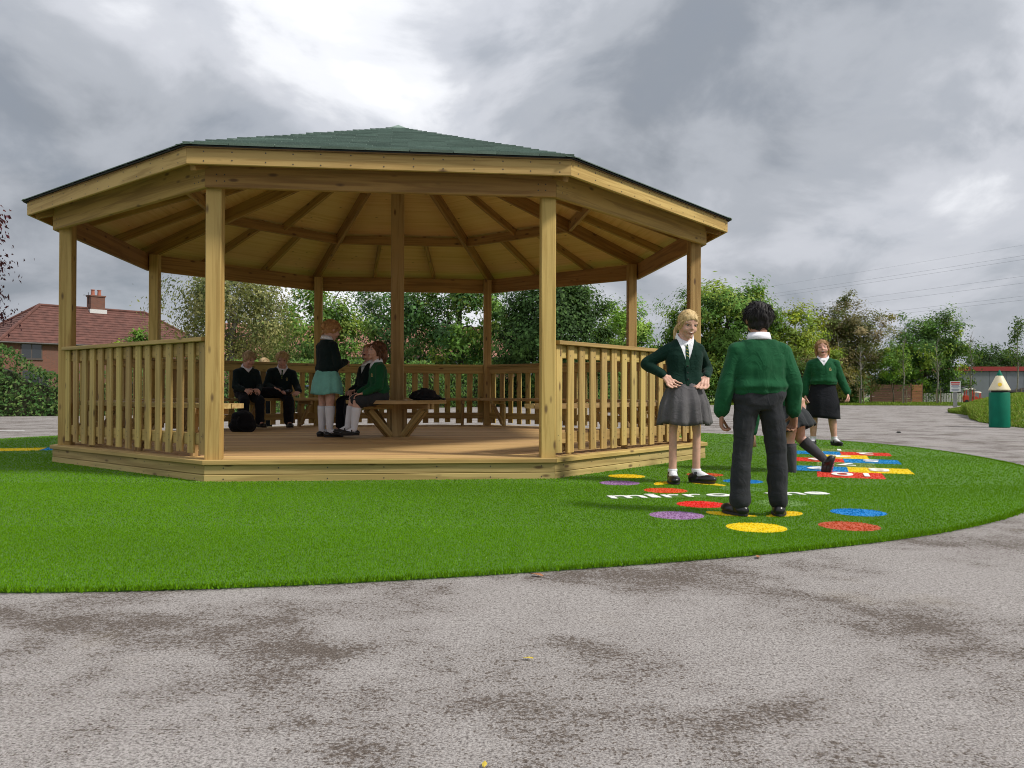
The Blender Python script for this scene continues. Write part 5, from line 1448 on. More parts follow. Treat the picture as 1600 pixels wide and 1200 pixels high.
    hair = part('hair', me, fit['hairmat'], root)
    # loose locks break up the outline
    rg_ = random.Random(seed * 13 + 5); V, F = [], []
    hb = BVHTree.FromPolygons([v.co.copy() for v in me.vertices], [p.vertices[:] for p in me.polygons])
    for q in range(fit.get('locks', 260)):
        th = rg_.uniform(-math.pi, math.pi); ph = rg_.uniform(0.05, 1.45) if fl != 'short' else rg_.uniform(0.0, 1.25)
        dr = (l * math.sin(th) * math.sin(ph) - f * math.cos(th) * math.sin(ph) + u * math.cos(ph)).normalized()
        hit = hb.ray_cast(HC + dr * (1.2 * hh), -dr)
        if hit[0] is None: continue
        p0 = hit[0] - dr * 0.004
        if (p0 - HC).dot(n_) > (pa - HC).dot(n_) - 0.004: continue
        flow = (-f * 0.5 - u * 0.75) if fl != 'short' else (f * rg_.uniform(-0.2, 0.7) - u * 0.55)
        flow = (flow - dr * flow.dot(dr)).normalized()
        flow = (flow + (l * rg_.uniform(-1, 1) + f * rg_.uniform(-1, 1)) * 0.25).normalized()
        ln = rg_.uniform(0.18, 0.40) * hh * (0.75 if fl == 'short' else 1.0); lift = rg_.uniform(0.002, 0.020 if fl == 'short' else 0.008) * hh
        pts = [p0, p0 + flow * ln * 0.5 + dr * lift, p0 + flow * ln + dr * (lift * 0.6 - 0.10 * ln)]
        tube(V, F, pts, [0.008 * hh, 0.010 * hh, 0.002 * hh], 4)
    if V: mobj('hair_locks', V, F, fit['hairmat'], hair, WM[root.name], True)['kind'] = 'stuff'
    V, F = [], []
    if fl == 'ponytail':
        side = fit.get('tailside', 0.0)
        pts = [hp_(-0.42, side * 0.3, -0.05), hp_(-0.52, side * 0.6, -0.16), hp_(-0.54, side * 0.9, -0.38), hp_(-0.50, side, -0.62), hp_(-0.44, side, -0.82)]
        for a_, b_, r0, r1 in zip(pts[:-1], pts[1:], (0.06, 0.08, 0.09, 0.07), (0.08, 0.09, 0.07, 0.02)): capsule(V, F, a_, b_, r0 * hh, r1 * hh)
    elif fl == 'long':
        for s in (1, -1):
            pts = [hp_(0.02, 0.36 * s, 0.12), hp_(-0.06, 0.39 * s, -0.15), hp_(-0.12, 0.36 * s, -0.42), hp_(-0.16, 0.30 * s, -0.62)]
            for a_, b_, r0, r1 in zip(pts[:-1], pts[1:], (0.05, 0.07, 0.07), (0.07, 0.07, 0.03)): capsule(V, F, a_, b_, r0 * hh, r1 * hh)
        pts = [hp_(-0.40, 0, 0.0), hp_(-0.42, 0, -0.35), hp_(-0.36, 0, -0.66)]
        for a_, b_, r0, r1 in zip(pts[:-1], pts[1:], (0.2, 0.2), (0.2, 0.12)): capsule(V, F, a_ + l * 0.1 * hh, b_ + l * 0.1 * hh, r0 * hh, r1 * hh); capsule(V, F, a_ - l * 0.1 * hh, b_ - l * 0.1 * hh, r0 * hh, r1 * hh)
    elif fl == 'bun':
        ellipsoid(V, F, hp_(-0.50, 0, -0.02), f * (0.17 * hh), l * (0.19 * hh), u * (0.19 * hh)); capsule(V, F, hp_(-0.3, 0.15, -0.25), hp_(-0.38, 0.05, -0.45), 0.10 * hh, 0.05 * hh)
    if V:
        m2 = remesh(V, F, hv, 2); ruffle(m2, rough * 1.2, 40, seed + 2, (1, 1, 0.3)); part('hair_tail' if fl != 'long' else 'side_hair', m2, fit['hairmat'], hair)
    # ---------------- top: jumper, collar, shirt front, tie
    jm = fit['jumper']; infl = fit.get('jinf', 0.013)
    V, F = [], []
    torso(V, F, infl, fit.get('jhem', 0.0), 1.0, 1.0, True)
    for k in 'LR':
        el, wr, hd, pn, curl, s = arms[k]
        capsule(V, F, N - sp * (0.034 * H), sh[k], 0.034 * H + infl * 0.4, 0.035 * H + infl * 0.8)
        capsule(V, F, sh[k], el, 0.033 * H + infl * 0.8, 0.0255 * H + infl)
        capsule(V, F, el, el.lerp(wr, 0.82), 0.0255 * H + infl, 0.0205 * H + infl * 0.9); capsule(V, F, el.lerp(wr, 0.80), el.lerp(wr, 0.95), 0.0185 * H + infl * 0.5, 0.0180 * H + infl * 0.4)
    me = remesh(V, F, max(vox, 0.006), 3)
    def fold(p):
        t = (p - pel).dot(sp) / Ls
        return 1.0 if t < 0.85 else max(0.0, 1 - (t - 0.85) * 6)
    ruffle(me, fit.get('fold', 0.008), 7, seed, (1.5, 1.5, 0.55), fold); ruffle(me, 0.0028, 15, seed + 3, (1, 1, 1), fold)
    vd = fit.get('vneck', 0.11) * H
    apex = N - sp * vd
    bm_ = bmesh.new(); bm_.from_mesh(me)
    kx = fit.get('vwide', 0.052) * H / vd
    for s in (1, -1):
        nv = (A * s - sp * kx).normalized()
        bmesh.ops.bisect_plane(bm_, geom=bm_.verts[:] + bm_.edges[:] + bm_.faces[:], plane_co=apex, plane_no=nv)
    fr = [fc for fc in bm_.faces if (lambda d: d.dot(sp) > 0 and abs(d.dot(A)) < d.dot(sp) * kx and (fc.calc_center_median() - (pel + sp * (Ls * 0.8))).dot(Fw) > 0.0)(fc.calc_center_median() - apex)]
    bs = bmesh.new()
    if fr:
        mp = {}
        for fc in fr:
            vs = []
            for v in fc.verts:
                if v not in mp: mp[v] = bs.verts.new(v.co - Fw * 0.003)
                vs.append(mp[v])
            bs.faces.new(vs)
        bmesh.ops.delete(bm_, geom=fr, context='FACES')
    bm_.to_mesh(me); bm_.free()
    jumper = part(fit.get('topname', 'jumper'), me, jm, root)
    if fr:
        ms = bpy.data.meshes.new('shirt_front'); bs.to_mesh(ms); ms.update(); part('shirt_front', ms, W_CLO, root)
    bs.free()
    # neckband follows the V
    jb = BVHTree.FromPolygons([v.co.copy() for v in me.vertices], [p.vertices[:] for p in me.polygons])
    # hem and cuff ribbing
    # collar: a folded white band round the neck with two points in front
    nd = (hp_(-0.10, 0, -0.22) - (N - sp * (0.02 * H))).normalized(); fc_ = (Fw - nd * Fw.dot(nd)).normalized(); ac = nd.cross(fc_)
    r1, r2 = 0.300 * hh, 0.345 * hh; zb0 = N - sp * 0.008 * H
    V, F = [], []; ng = 36
    for k in range(ng):
        a_ = 2 * math.pi * k / ng; front = max(0.0, math.cos(a_)); drop = 0.036 * H * front ** 1.3
        gap = 0.006 if abs(math.sin(a_)) < 0.12 and math.cos(a_) > 0 else 0
        dirn = fc_ * math.cos(a_) + ac * math.sin(a_)
        point = 0.022 * H * max(0, 1 - abs(abs((a_ + math.pi) % (2 * math.pi) - math.pi) - 0.42) / 0.42)
        V += [zb0 + nd * (0.030 * H - drop) + dirn * (r1 - 0.004), zb0 + nd * (0.036 * H - drop) + dirn * (r1 + 0.003), zb0 + nd * (0.006 * H - drop - point) + dirn * (r2 + 0.004 * front + 0.003), zb0 + nd * (0.000 * H - drop) + dirn * (r1 + 0.001)]
    for k in range(ng):
        k2 = (k + 1) % ng
        if k in (0, ng - 1) and True:
            pass
        for j in range(3): F.append([k * 4 + j, k2 * 4 + j, k2 * 4 + j + 1, k * 4 + j + 1])
        F.append([k * 4 + 3, k2 * 4 + 3, k2 * 4, k * 4])
    mobj('shirt_collar', V, F, W_CLO, root, WM[root.name], True)
    sb = BVHTree.FromPolygons([v.co.copy() for v in me.vertices], [p.vertices[:] for p in me.polygons])
    def chest(x, dn):
        o_ = N - sp * dn + A * x + Fw * 0.5; h_ = bvh_all(o_)
        return h_
    allv = [(jb, 0)]
    if fr: allv.append((BVHTree.FromPolygons([v.co.copy() for v in ms.vertices], [p.vertices[:] for p in ms.polygons]), 0))
    def bvh_all(o_):
        best = None
        for t_, _ in allv:
            h_ = t_.ray_cast(o_, -Fw)
            if h_[0] is not None and (best is None or (h_[0] - o_).length < (best - o_).length): best = h_[0]
        return best if best is not None else o_ - Fw * 0.42
    if fit.get('tie'):
        V, F = [], []; wl = [(0.022, 0.016), (0.034, 0.020), (0.045, 0.013), (0.10, 0.020), (vd / 1.0 + 0.012, 0.026)]
        for dn, w in wl:
            c = chest(0, dn) + Fw * 0.006; V += [c - A * w * 0.5 * H / 1.1, c + A * w * 0.5 * H / 1.1 , c + A * w * 0.5 * H / 1.1 - Fw * 0.006, c - A * w * 0.5 * H / 1.1 - Fw * 0.006]
        n_l = len(wl); F = [[4 * i, 4 * i + 1, 4 * i + 5, 4 * i + 4] for i in range(n_l - 1)] + [[4 * i + 1, 4 * i + 2, 4 * i + 6, 4 * i + 5] for i in range(n_l - 1)] + [[4 * i + 3, 4 * i, 4 * i + 4, 4 * i + 7] for i in range(n_l - 1)] + [[0, 3, 2, 1]]
        tie = mobj('tie', V, F, TIE, root, WM[root.name])
        for q in range(4):
            dn = 0.055 + q * 0.024; w = 0.016; c0 = chest(0, dn) + Fw * 0.0075; c1 = chest(0, dn + 0.010) + Fw * 0.0075
            mobj('stripe', [c0 - A * w * 0.5, c1 + A * w * 0.5, c1 + A * w * 0.5 - sp * 0.005, c0 - A * w * 0.5 - sp * 0.005], [[0, 1, 2, 3]], TIEY, tie, WM[root.name])
    if fit.get('cardigan'):
        V, F = [], []; pts = [chest(0, vd + q) + Fw * 0.002 for q in (0.0, 0.05, 0.10, 0.15, 0.20, 0.25) if vd + q < Ls * 0.98]
        for p in pts: V += [p - A * 0.011, p + A * 0.011, p + A * 0.011 + Fw * 0.004, p - A * 0.011 + Fw * 0.004]
        for i in range(len(pts) - 1):
            for a_, b_ in ((0, 1), (1, 2), (2, 3), (3, 0)): F.append([4 * i + a_, 4 * i + b_, 4 * i + 4 + b_, 4 * i + 4 + a_])
        pk = mobj('button_band', V, F, jm, jumper, WM[root.name])
        for p in pts[:-1]:
            V, F = [], []; ellipsoid(V, F, p + Fw * 0.006, A * 0.006, sp * 0.006, Fw * 0.003, 8, 4); mobj('button', V, F, SOLE, jumper, WM[root.name])
    if fit.get('badge'):
        bx_, bd_ = 0.055 * H, 0.105 * H
        V, F = [], []; ringp = []
        for q in range(13):
            a_ = math.pi * 2 * q / 12; ringp.append(chest(bx_ + 0.014 * math.cos(a_), bd_ + 0.014 * math.sin(a_)) + Fw * 0.0015)
        tube(V, F, ringp[:-2], 0.0022, 5); tube(V, F, [chest(bx_ - 0.012, bd_ + 0.022) + Fw * 0.0015, chest(bx_ + 0.013, bd_ + 0.022) + Fw * 0.0015], 0.003, 5); tube(V, F, [chest(bx_ - 0.006, bd_ + 0.004) + Fw * 0.0015, chest(bx_ + 0.008, bd_ - 0.004) + Fw * 0.0015], 0.003, 5)
        mobj('badge', V, F, GOLD, jumper, WM[root.name])
    # ---------------- bottom
    bt = fit['bottom']; bmt = fit['bmat']
    if bt == 'trousers':
        V, F = [], []
        torso(V, F, 0.010, -0.2, 0.20, 1.05)
        w1, w2, w3 = fit.get('leg', (0.064, 0.052, 0.046))
        for k in 'LR':
            hp, kn, an, ft = legs[k]; e_ = an - dirs[k][1] * (-0.012 * H)
            capsule(V, F, hp + sp * 0.01, kn, w1 * H * bw, w2 * H * bw); capsule(V, F, kn, kn.lerp(an, 0.5), w2 * H * bw, w2 * 0.97 * H * bw); capsule(V, F, kn.lerp(an, 0.5), kn.lerp(an, 0.93), w2 * 0.97 * H * bw, w3 * H * bw)
        me = remesh(V, F, max(vox, 0.007), 4)
        ruffle(me, 0.009, 7, seed + 5, (1.3, 1.3, 0.8)); ruffle(me, 0.006, 10, seed + 6, (0.7, 0.7, 1.6))
        part('trousers', me, bmt, root)
    elif bt == 'skirt':
        rg2 = random.Random(seed + 11)
        ax = Vector(pose.get('skirtdir', (0, 0, -1))).normalized(); ln = fit.get('slen', 0.24) * H; npl = fit.get('pleats', 9); fl0 = fit.get('flare', 0.075) * H; amp = fit.get('pleat', 0.022)
        st = pel + sp * (Ls * 0.30); X0 = (A0 - ax * A0.dot(ax)).normalized(); Y0 = ax.cross(X0)
        seg = 96; rows = 12; V, F = [], []
        ph = [rg2.uniform(-0.5, 0.5) for _ in range(npl + 1)]
        for lay in (0, 1):
            for r in range(rows + 1):
                t = r / rows
                for k in range(seg):
                    th = 2 * math.pi * k / seg
                    rx = 0.100 * H * bw + fl0 * t ** 0.8 + 0.024 * H * min(1, max(0, t - 0.18) * 2.5)
                    ry = 0.060 * H + bel * 0.3 * H + fl0 * t ** 0.8 + 0.026 * H * min(1, max(0, t - 0.18) * 2.5)
                    w = th * npl + 1.2 * math.sin(th * 2 + seed) + 0.9 * math.sin(3 * th + 2 * seed)
                    md = amp * max(0, t - 0.1) * (math.sin(w) + 0.45 * math.sin(2 * w + 1) + 0.2 * math.sin(3 * w))
                    q = st + ax * (ln * t + 0.010 * math.sin(w * 0.5 + seed) * t) + X0 * ((rx + md - 0.004 * lay) * math.cos(th)) + Y0 * ((ry + md - 0.004 * lay) * math.sin(th))
                    V.append(q)
        b_ = (rows + 1) * seg
        for r in range(rows):
            for k in range(seg):
                k2 = (k + 1) % seg
                F.append([r * seg + k, r * seg + k2, (r + 1) * seg + k2, (r + 1) * seg + k]); F.append([b_ + r * seg + k2, b_ + r * seg + k, b_ + (r + 1) * seg + k, b_ + (r + 1) * seg + k2])
        for k in range(seg):
            k2 = (k + 1) % seg; F.append([rows * seg + k, rows * seg + k2, b_ + rows * seg + k2, b_ + rows * seg + k]); F.append([k2, k, b_ + k, b_ + k2])
        mobj('skirt', V, F, bmt, root, WM[root.name], True)
    elif bt == 'lapskirt':
        V, F = [], []; torso(V, F, 0.006, -0.2, 0.10, 1.0)
        for k in 'LR':
            hp, kn, an, ft = legs[k]; capsule(V, F, hp, hp.lerp(kn, 0.86), 0.072 * H, 0.060 * H)
        capsule(V, F, legs['L'][0].lerp(legs['L'][1], 0.5), legs['R'][0].lerp(legs['R'][1], 0.5), 0.055 * H, 0.055 * H); capsule(V, F, legs['L'][0].lerp(legs['L'][1], 0.8), legs['R'][0].lerp(legs['R'][1], 0.8), 0.050 * H, 0.050 * H)
        me = remesh(V, F, 0.008, 4); ruffle(me, 0.008, 13, seed); part('skirt', me, bmt, root)
    # ---------------- socks and shoes
    for k in 'LR':
        hp, kn, an, ft = legs[k]
        sk = fit.get('sock')
        if sk:
            hgt, smat = sk
            t0 = 1 - hgt
            V, F = [], []; n_s = 8; pts, rr = [], []
            for q in range(n_s):
                t = t0 + (1 - t0) * q / (n_s - 1)
                r_ = (0.037 if t < 0.1 else 0.038 + (0.0225 - 0.038) * max(0, (t - 0.30)) / 0.70) * H * (lw if t < 0.9 else 1) + 0.004
                if q == 0: r_ += 0.002
                pts.append(kn.lerp(an, t)); rr.append(r_)
            pts.append(an - Vector((0, 0, 0.02 * H)) + ft * 0.01 * H); rr.append(0.026 * H)
            tube(V, F, pts, rr, 18); tube(V, F, [an - ft * 0.005 * H, an + ft * 0.085 * H - Vector((0, 0, 0.028 * H))], [0.028 * H, 0.018 * H], 10)
            mobj('sock', V, F, smat, root, WM[root.name], True)
        # shoe frame: ft forward, dn down along the shin (flat on the ground when standing)
        dn = Vector(pose.get('sole' + k, (0, 0, -1))).normalized(); fwd = (ft - dn * ft.dot(dn)).normalized(); sd_ = dn.cross(fwd)
        b0 = an + dn * AZ; V, F = [], []
        def sp_(a_, b_, c): return b0 + fwd * (a_ * H) + sd_ * (b_ * H) - dn * (c * H)
        low = fit.get('shoe') == 'mary'
        ellipsoid(V, F, sp_(0.062, 0, 0.022), fwd * (0.066 * H), sd_ * (0.033 * H), dn * (0.021 * H if low else 0.026 * H))
        ellipsoid(V, F, sp_(-0.012, 0, 0.024), fwd * (0.040 * H), sd_ * (0.029 * H), dn * (0.024 * H if low else 0.030 * H))
        capsule(V, F, sp_(0.0, 0, 0.018), sp_(0.06, 0, 0.016), 0.027 * H, 0.029 * H)
        if not low:
            capsule(V, F, sp_(-0.004, 0, 0.030), sp_(0.004, 0, 0.046), 0.030 * H, 0.030 * H); capsule(V, F, sp_(0.0, 0, 0.040), sp_(0.06, 0, 0.026), 0.024 * H, 0.022 * H)
        me = remesh(V, F, 0.006, 2)
        for v in me.vertices:      # flat tread
            h_ = -(v.co - b0).dot(dn)
            if h_ < 0.010: v.co -= dn * (0.010 - h_)
        shoe = part('shoe', me, SHOE, root)
        V, F = [], []; ol = []
        for q in range(24):
            a_ = 2 * math.pi * q / 24; x = math.cos(a_); ol.append((0.030 + 0.088 * x if x > 0 else 0.030 + 0.078 * x, (0.034 + 0.004 * x) * math.sin(a_)))
        for c in (0.001, 0.011): V += [sp_(a_, b_, c) for a_, b_ in ol]
        F = [list(range(24)), list(range(47, 23, -1))] + [[q, 24 + q, 24 + (q + 1) % 24, (q + 1) % 24] for q in range(24)]
        so = mobj('sole', V, F, SOLE, shoe, WM[root.name])
        if fit.get('pinksole'):
            for q in range(5): mobj('tread_mark', [sp_(-0.02 + 0.022 * q, -0.018, -0.001), sp_(-0.02 + 0.022 * q, 0.018, -0.001), sp_(-0.008 + 0.022 * q, 0.018, -0.001), sp_(-0.008 + 0.022 * q, -0.018, -0.001)], [[0, 1, 2, 3]], PNK, so, WM[root.name])
        if low:
            V, F = [], []; tube(V, F, [sp_(0.030, 0.030, 0.022), sp_(0.030, 0.024, 0.044), sp_(0.028, 0, 0.052), sp_(0.030, -0.024, 0.044), sp_(0.030, -0.030, 0.022)], 0.006 * H, 6); mobj('strap', V, F, SHOE, shoe, WM[root.name], True)
        else:
            V, F = [], []
            for q in range(3): tube(V, F, [sp_(0.030 + 0.012 * q, 0.014, 0.052 - 0.004 * q), sp_(0.034 + 0.012 * q, -0.014, 0.052 - 0.004 * q)], 0.0028 * H, 5)
            mobj('lace', V, F, SOLE, shoe, WM[root.name])
    return root
# boy seen from behind on the yellow footprints
person((1.405, 4.66, 0.016), 180, 1.235, dict(
    legL=((0.13, 0.0, -1), (0.04, 0.04, -1), (0.45, -1, 0)), legR=((-0.13, 0.0, -1), (-0.03, 0.05, -1), (-0.30, -1, 0)),
    armL=((0.36, 0.02, -1), (0.12, -0.10, -1), (-0.05, -0.1, -1), (-0.9, 0.3, 0), 0.75), armR=((-0.36, 0.0, -1), (-0.12, -0.15, -1), (0.05, -0.2, -1), (0.9, 0.3, 0), 0.75), head=(-6, 6, 0)),
    dict(skin=SK_BRN, hairmat=H_BLK, hair='short', hairthick=0.045, hairrough=0.012, locks=700, jumper=J_GRN, jinf=0.021, fold=0.012, jhem=0.10, headk=0.94, vneck=0.06, bottom='trousers', bmat=T_GRY, leg=(0.058, 0.047, 0.046), bw=1.0, shoe='lace', seed=3),
    'boy seen from behind in bright green jumper and charcoal trousers', vox=0.005)
# girl with hands on hips
person((1.325, 6.30, 0.016), 4, 1.365, dict(
    legL=((0.13, 0.0, -1), (0.0, 0.03, -1), (0.75, -0.8, 0)), legR=((-0.10, 0.0, -1), (0.0, 0.04, -1), (-0.12, -1, 0)),
    armL=((0.62, 0.45, -1), (-0.12, -0.55, -1), (-0.35, -0.55, -0.75), (-0.9, 0.2, 0.1), 0.35), armR=((-0.95, 0.35, -1), (0.52, -0.35, -1), (0.45, -0.6, -0.65), (0.9, 0.3, 0.1), 0.30), head=(10, 16, -4), handL=((0.155, -0.055, 0.085), (0.45, 0.9, 0.0)), handR=((-0.162, -0.04, 0.09), (-0.9, 0.6, 0.1)), thumbL=(0, 0.6, 0.8), thumbR=(0, 0.6, 0.8)),
    dict(skin=SK_FAIR, hairmat=H_BLD, hair='ponytail', tailside=-0.2, hairline=0.34, hairthick=0.018, hairrough=0.006, locks=90, legw=0.80, headk=0.93, jumper=J_DRK, jinf=0.009, jhem=-0.04, vneck=0.155, vwide=0.050, cardigan=True, topname='cardigan', tie=True, bottom='skirt', bmat=S_GRY, slen=0.285, flare=0.040, pleats=10, pleat=0.024, sock=(0.17, SOCK), shoe='lace', mouth='smile', seed=5, bw=0.80),
    'blonde girl with hands on hips in dark cardigan, tie and grey pleated skirt', vox=0.005)
# laughing girl at the far end of the hopscotch
person((4.10, 10.80, 0.016), -14, 1.42, dict(
    legL=((0.10, 0.0, -1), (0.10, 0.02, -1), (0.45, -1, 0)), legR=((-0.12, 0.0, -1), (-0.02, 0.03, -1), (-0.30, -1, 0)),
    armL=((0.42, 0.05, -1), (0.35, -0.25, -1), (0.2, -0.3, -1), (-1, 0.2, 0), 0.9), armR=((-0.30, 0.1, -1), (-0.05, -0.2, -1), (0, -0.1, -1), (1, 0, 0), 0.8), head=(-4, -4, 5)),
    dict(skin=SK_PINK, hairmat=H_LBR, hair='long', hairline=0.37, hairthick=0.025, hairrough=0.010, locks=200, jumper=J_GRN, jinf=0.018, fold=0.012, vneck=0.075, vwide=0.05, jhem=0.10, badge=True, bottom='skirt', bmat=S_BLK, slen=0.365, flare=0.022, pleats=4, pleat=0.006, sock=(0.12, SOCK), shoe='mary', mouth='open', squint=0.55, cheek=0.02, bw=1.04, belly=0.02, headk=0.95, seed=7),
    'laughing girl in green jumper and long black skirt beyond the hopscotch', vox=0.007)
# girl bending over on the hopscotch behind the boy
person((2.50, 7.22, 0.016), 236, 1.27, dict(
    pelvis=(0.0, 0.0, 0.60), spine=(0.05, -0.93, 0.30), headup=(0.0, -0.6, 0.5),
    legL=((0.06, -0.12, -1), (0.02, 0.10, -1), (0.1, -1, 0)), legR=((-0.10, 0.05, -1), (-0.05, 0.85, -0.75), (-0.05, -0.25, -1)), soleR=(-0.05, 0.95, -0.25),
    armL=((0.3, -0.2, -1), (0.05, -0.1, -1), (0, -0.1, -1), (-1, 0, 0), 0.5), armR=((-0.45, 0.25, -0.9), (0.1, 0.0, -1), (0.1, 0.05, -1), (1, 0, 0), 0.5), skirtdir=(0, 0.35, -1)),
    dict(skin=SK_PINK, hairmat=H_BRN, hair='ponytail', jumper=J_GRN, jinf=0.014, vneck=0.06, bottom='skirt', bmat=S_DGR, slen=0.23, flare=0.055, pleats=14, pleat=0.012, sock=(0.86, SOCKG), shoe='lace', pinksole=True, seed=9),
    'girl bending over behind the boy with one leg kicked back in grey socks', vox=0.008)
DZ = ZD
# girl standing in the gazebo
person((-2.16, 9.55, DZ), 132, 1.40, dict(
    legL=((0.05, 0.0, -1), (0.02, 0.03, -1), (0.2, -1, 0)), legR=((-0.06, 0.02, -1), (-0.03, 0.03, -1), (-0.2, -1, 0)),
    armL=((0.18, -0.25, -1), (-0.45, -0.85, 0.15), (-0.7, -0.5, 0.1), (0, 0.3, -1), 0.6), armR=((-0.18, -0.2, -1), (0.45, -0.85, 0.25), (0.7, -0.4, 0.1), (0, 0.3, -1), 0.6), head=(-8, 22, 0)),
    dict(skin=SK_FAIR, hairmat=H_STR, hair='bun', hairthick=0.03, jumper=J_BLK, jinf=0.016, vneck=0.06, topname='cardigan', bottom='skirt', bmat=D_TUR, slen=0.26, flare=0.035, pleats=7, pleat=0.012, sock=(0.88, SOCK), shoe='mary', face=True, seed=12),
    'girl standing in the gazebo in dark cardigan, turquoise skirt and white knee socks', vox=0.008)
SEAT = DZ + 0.43
# two girls sitting on the centre bench
person((-1.50, 9.30, DZ), -66, 1.30, dict(
    pelvis=(0.0, 0.0, 0.43 + 0.075), spine=(0, -0.10, 1),
    legL=((0.12, -1, -0.24), (0.0, -0.10, -1), (0.1, -1, -0.1)), legR=((-0.10, -1, -0.22), (0.10, -0.22, -1), (0.0, -1, -0.1)),
    armL=((0.20, -0.15, -1), (-0.2, -0.85, -0.4), (-0.4, -0.8, -0.2), (0, 0.1, -1), 0.4), armR=((-0.2, -0.15, -1), (0.1, -0.9, -0.45), (0.3, -0.8, -0.3), (0, 0.1, -1), 0.4), head=(4, -12, 0)),
    dict(skin=SK_FAIR, hairmat=H_BRN, hair='long', hairline=0.34, hairthick=0.04, hairrough=0.016, jumper=J_GRN, jinf=0.016, vneck=0.08, badge=True, bottom='lapskirt', bmat=S_DGR, sock=(0.80, SOCK), shoe='mary', mouth='smile', seed=14),
    'brown haired girl sitting on the centre bench in green jumper and white knee socks', vox=0.008)
person((-1.72, 9.74, DZ), -50, 1.30, dict(
    pelvis=(0.0, 0.0, 0.43 + 0.075), spine=(0, 0.03, 1),
    legL=((0.10, -1, -0.28), (0.0, -0.02, -1), (0.1, -1, -0.05)), legR=((-0.10, -1, -0.28), (0.0, -0.05, -1), (-0.1, -1, -0.05)),
    armL=((0.10, -0.2, -1), (-0.5, -0.7, -0.2), (-0.7, -0.5, -0.1), (0, 0.1, -1), 0.5), armR=((-0.15, -0.2, -1), (0.4, -0.8, -0.3), (0.7, -0.6, -0.1), (0, 0.1, -1), 0.5), head=(18, -22, 0)),
    dict(skin=SK_PINK, hairmat=H_LBR, hair='ponytail', tailside=0.3, jumper=J_BLK, jinf=0.014, vneck=0.10, bottom='trousers', bmat=S_BLK, shoe='lace', mouth='open', squint=0.6, seed=15),
    'laughing girl with head thrown back sitting on the centre bench in dark jumper', vox=0.008)
# two boys on the bench by the back left railing
person((-3.72, 11.42, DZ), 38, 1.30, dict(
    pelvis=(0.0, 0.0, 0.43 + 0.075), spine=(0, -0.16, 1),
    legL=((0.12, -1, -0.28), (0.0, -0.02, -1), (0.15, -1, 0)), legR=((-0.14, -1, -0.28), (0.0, 0.1, -1), (-0.15, -1, 0)),
    armL=((0.22, -0.30, -1), (-0.42, -0.85, -0.25), (-0.4, -0.8, -0.3), (-0.5, 0.2, -0.6), 0.7), armR=((-0.22, -0.30, -1), (0.42, -0.85, -0.25), (0.4, -0.8, -0.3), (0.5, 0.2, -0.6), 0.7), head=(18, 14, 0)),
    dict(skin=SK_PINK, hairmat=H_SAND, hair='short', hairthick=0.02, hairrough=0.006, jumper=J_BLK, vneck=0.05, tie=False, bottom='trousers', bmat=S_BLK, shoe='lace', seed=17),
    'fair haired boy with clasped hands sitting nearest the left front post', vox=0.008)
person((-3.36, 11.86, DZ), 18, 1.34, dict(
    pelvis=(0.0, 0.0, 0.43 + 0.075), spine=(0.08, -0.22, 1),
    legL=((0.10, -1, -0.26), (0.03, 0.0, -1), (0.2, -1, 0)), legR=((-0.75, -0.72, 0.10), (0.97, -0.10, 0.02), (0.5, -0.7, 0.1)), soleR=(0.75, 0.3, -0.5),
    armL=((0.35, -0.35, -1), (0.10, -0.9, -0.35), (-0.5, -0.7, -0.2), (-0.3, 0.2, -1), 0.5), armR=((-0.35, -0.2, -1), (0.55, -0.75, -0.15), (0.8, -0.4, -0.2), (0, 0.1, -1), 0.4), head=(-4, 12, 3)),
    dict(skin=SK_PINK, hairmat=H_BLD, hair='short', hairthick=0.05, hairrough=0.012, jumper=J_BLK, jinf=0.018, vneck=0.09, tie=True, badge=True, bottom='trousers', bmat=S_BLK, shoe='lace', seed=18, bw=1.08),
    'blond boy sitting with one ankle on his knee in dark jumper with badge', vox=0.008)
# child standing outside behind the back railing
person((-4.15, 13.7, 0), 170, 1.27, dict(), dict(skin=SK_FAIR, hairmat=H_SAND, hair='short', jumper=fabric('grey_jacket', (0.10, 0.12, 0.115)), vneck=0.05, bottom='trousers', bmat=S_BLK, shoe='lace', face=False, seed=20), 'child outside the back railing with only the fair head showing', vox=0.009)

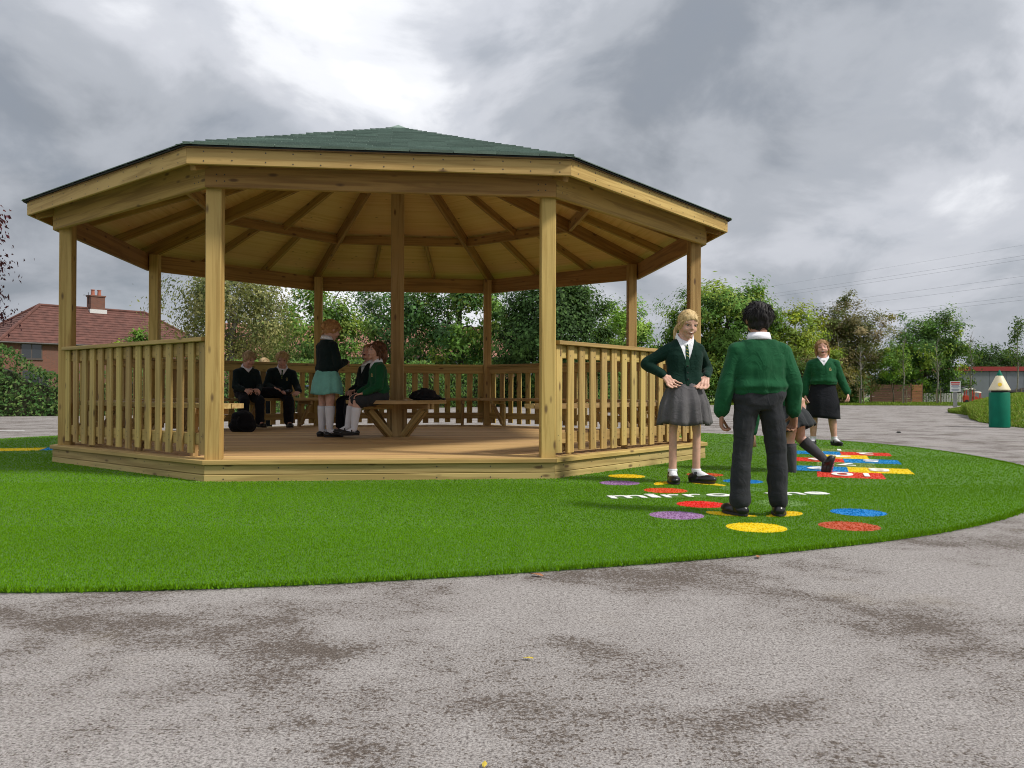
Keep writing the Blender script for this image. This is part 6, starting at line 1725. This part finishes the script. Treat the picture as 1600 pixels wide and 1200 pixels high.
# ------------------------------------------------------------------ bags and scooter
BAG = fabric('black_nylon', (0.010, 0.010, 0.012), 300, sheen=0.05)
def bag(loc, rz, sx, sy, sz, label, seed, flat=False):
    b_ = empty('school_bag', loc, rz, label, 'bag', 'black school bags')
    V, F = [], []
    for q in range(3): ellipsoid(V, F, (0, 0, sz * (0.28 + 0.22 * q)), Vector((sx * (0.52 - 0.05 * q), 0, 0)), Vector((0, sy * (0.5 - 0.04 * q), 0)), Vector((0, 0, sz * 0.34)))
    capsule(V, F, (-sx * 0.34, 0, sz * 0.16), (sx * 0.34, 0, sz * 0.16), sz * 0.16, sz * 0.16)
    me = remesh(V, F, 0.01, 3); ruffle(me, 0.012, 11, seed)
    part('bag_body', me, BAG, b_)
    V, F = [], []; tube(V, F, [(-sx * 0.2, -sy * 0.42, sz * 0.75), (-sx * 0.35, -sy * 0.75, sz * 0.35), (-sx * 0.1, -sy * 0.85, 0.012), (sx * 0.25, -sy * 0.8, 0.012)], 0.012, 6); mobj('strap', V, F, BAG, b_, WM[b_.name], True)
    V, F = [], []; tube(V, F, [(-0.04, 0, sz * 0.98), (-0.035, 0, sz * 1.12), (0.035, 0, sz * 1.12), (0.04, 0, sz * 0.98)], 0.008, 6); mobj('handle', V, F, BAG, b_, WM[b_.name], True)
bag((-3.52, 10.72, DZ), 0.5, 0.34, 0.24, 0.26, 'black school bag on the deck in front of the boy with clasped hands', 1)
bag((-1.02, 9.52, SEAT), 0.2, 0.34, 0.20, 0.12, 'black school bag lying on the centre bench beside the seated girls', 2)
bag((-0.93, 9.86, SEAT), 1.2, 0.20, 0.14, 0.06, 'small flat black bag at the right end of the centre bench', 3)
sc_ = empty('scooter', (-3.18, 13.55, 0), R(70), 'scooter with white stem parked outside the back railing', 'scooter'); M = WM[sc_.name]
WST = plain('white_painted_metal', (0.70, 0.72, 0.75), 0.35, nz=0.05); SBL = plain('blue_grey_plastic', (0.16, 0.26, 0.36), 0.5)
V, F = [], []; tube(V, F, [(0.02, 0, 0.12), (0.0, 0, 0.4), (-0.06, 0, 0.78)], 0.022, 10); mobj('stem', V, F, WST, sc_, M, True)
V, F = [], []; tube(V, F, [(-0.06, -0.22, 0.79), (-0.06, 0, 0.77), (-0.06, 0.22, 0.79)], 0.018, 8); mobj('handlebar', V, F, SBL, sc_, M, True)
V, F = box8(-0.55, -0.06, 0.07, -0.05, 0.06, 0.10); mobj('footboard', V, F, SBL, sc_, M)
for x in (0.04, -0.60):
    V, F = lathe([(0.03, -0.018), (0.075, -0.018), (0.085, 0), (0.075, 0.018), (0.03, 0.018)], 18); mobj('wheel', V, F, RUBBER, sc_, M @ Matrix.Translation((x, 0, 0.085)) @ Matrix.Rotation(R(90), 4, 'X'))
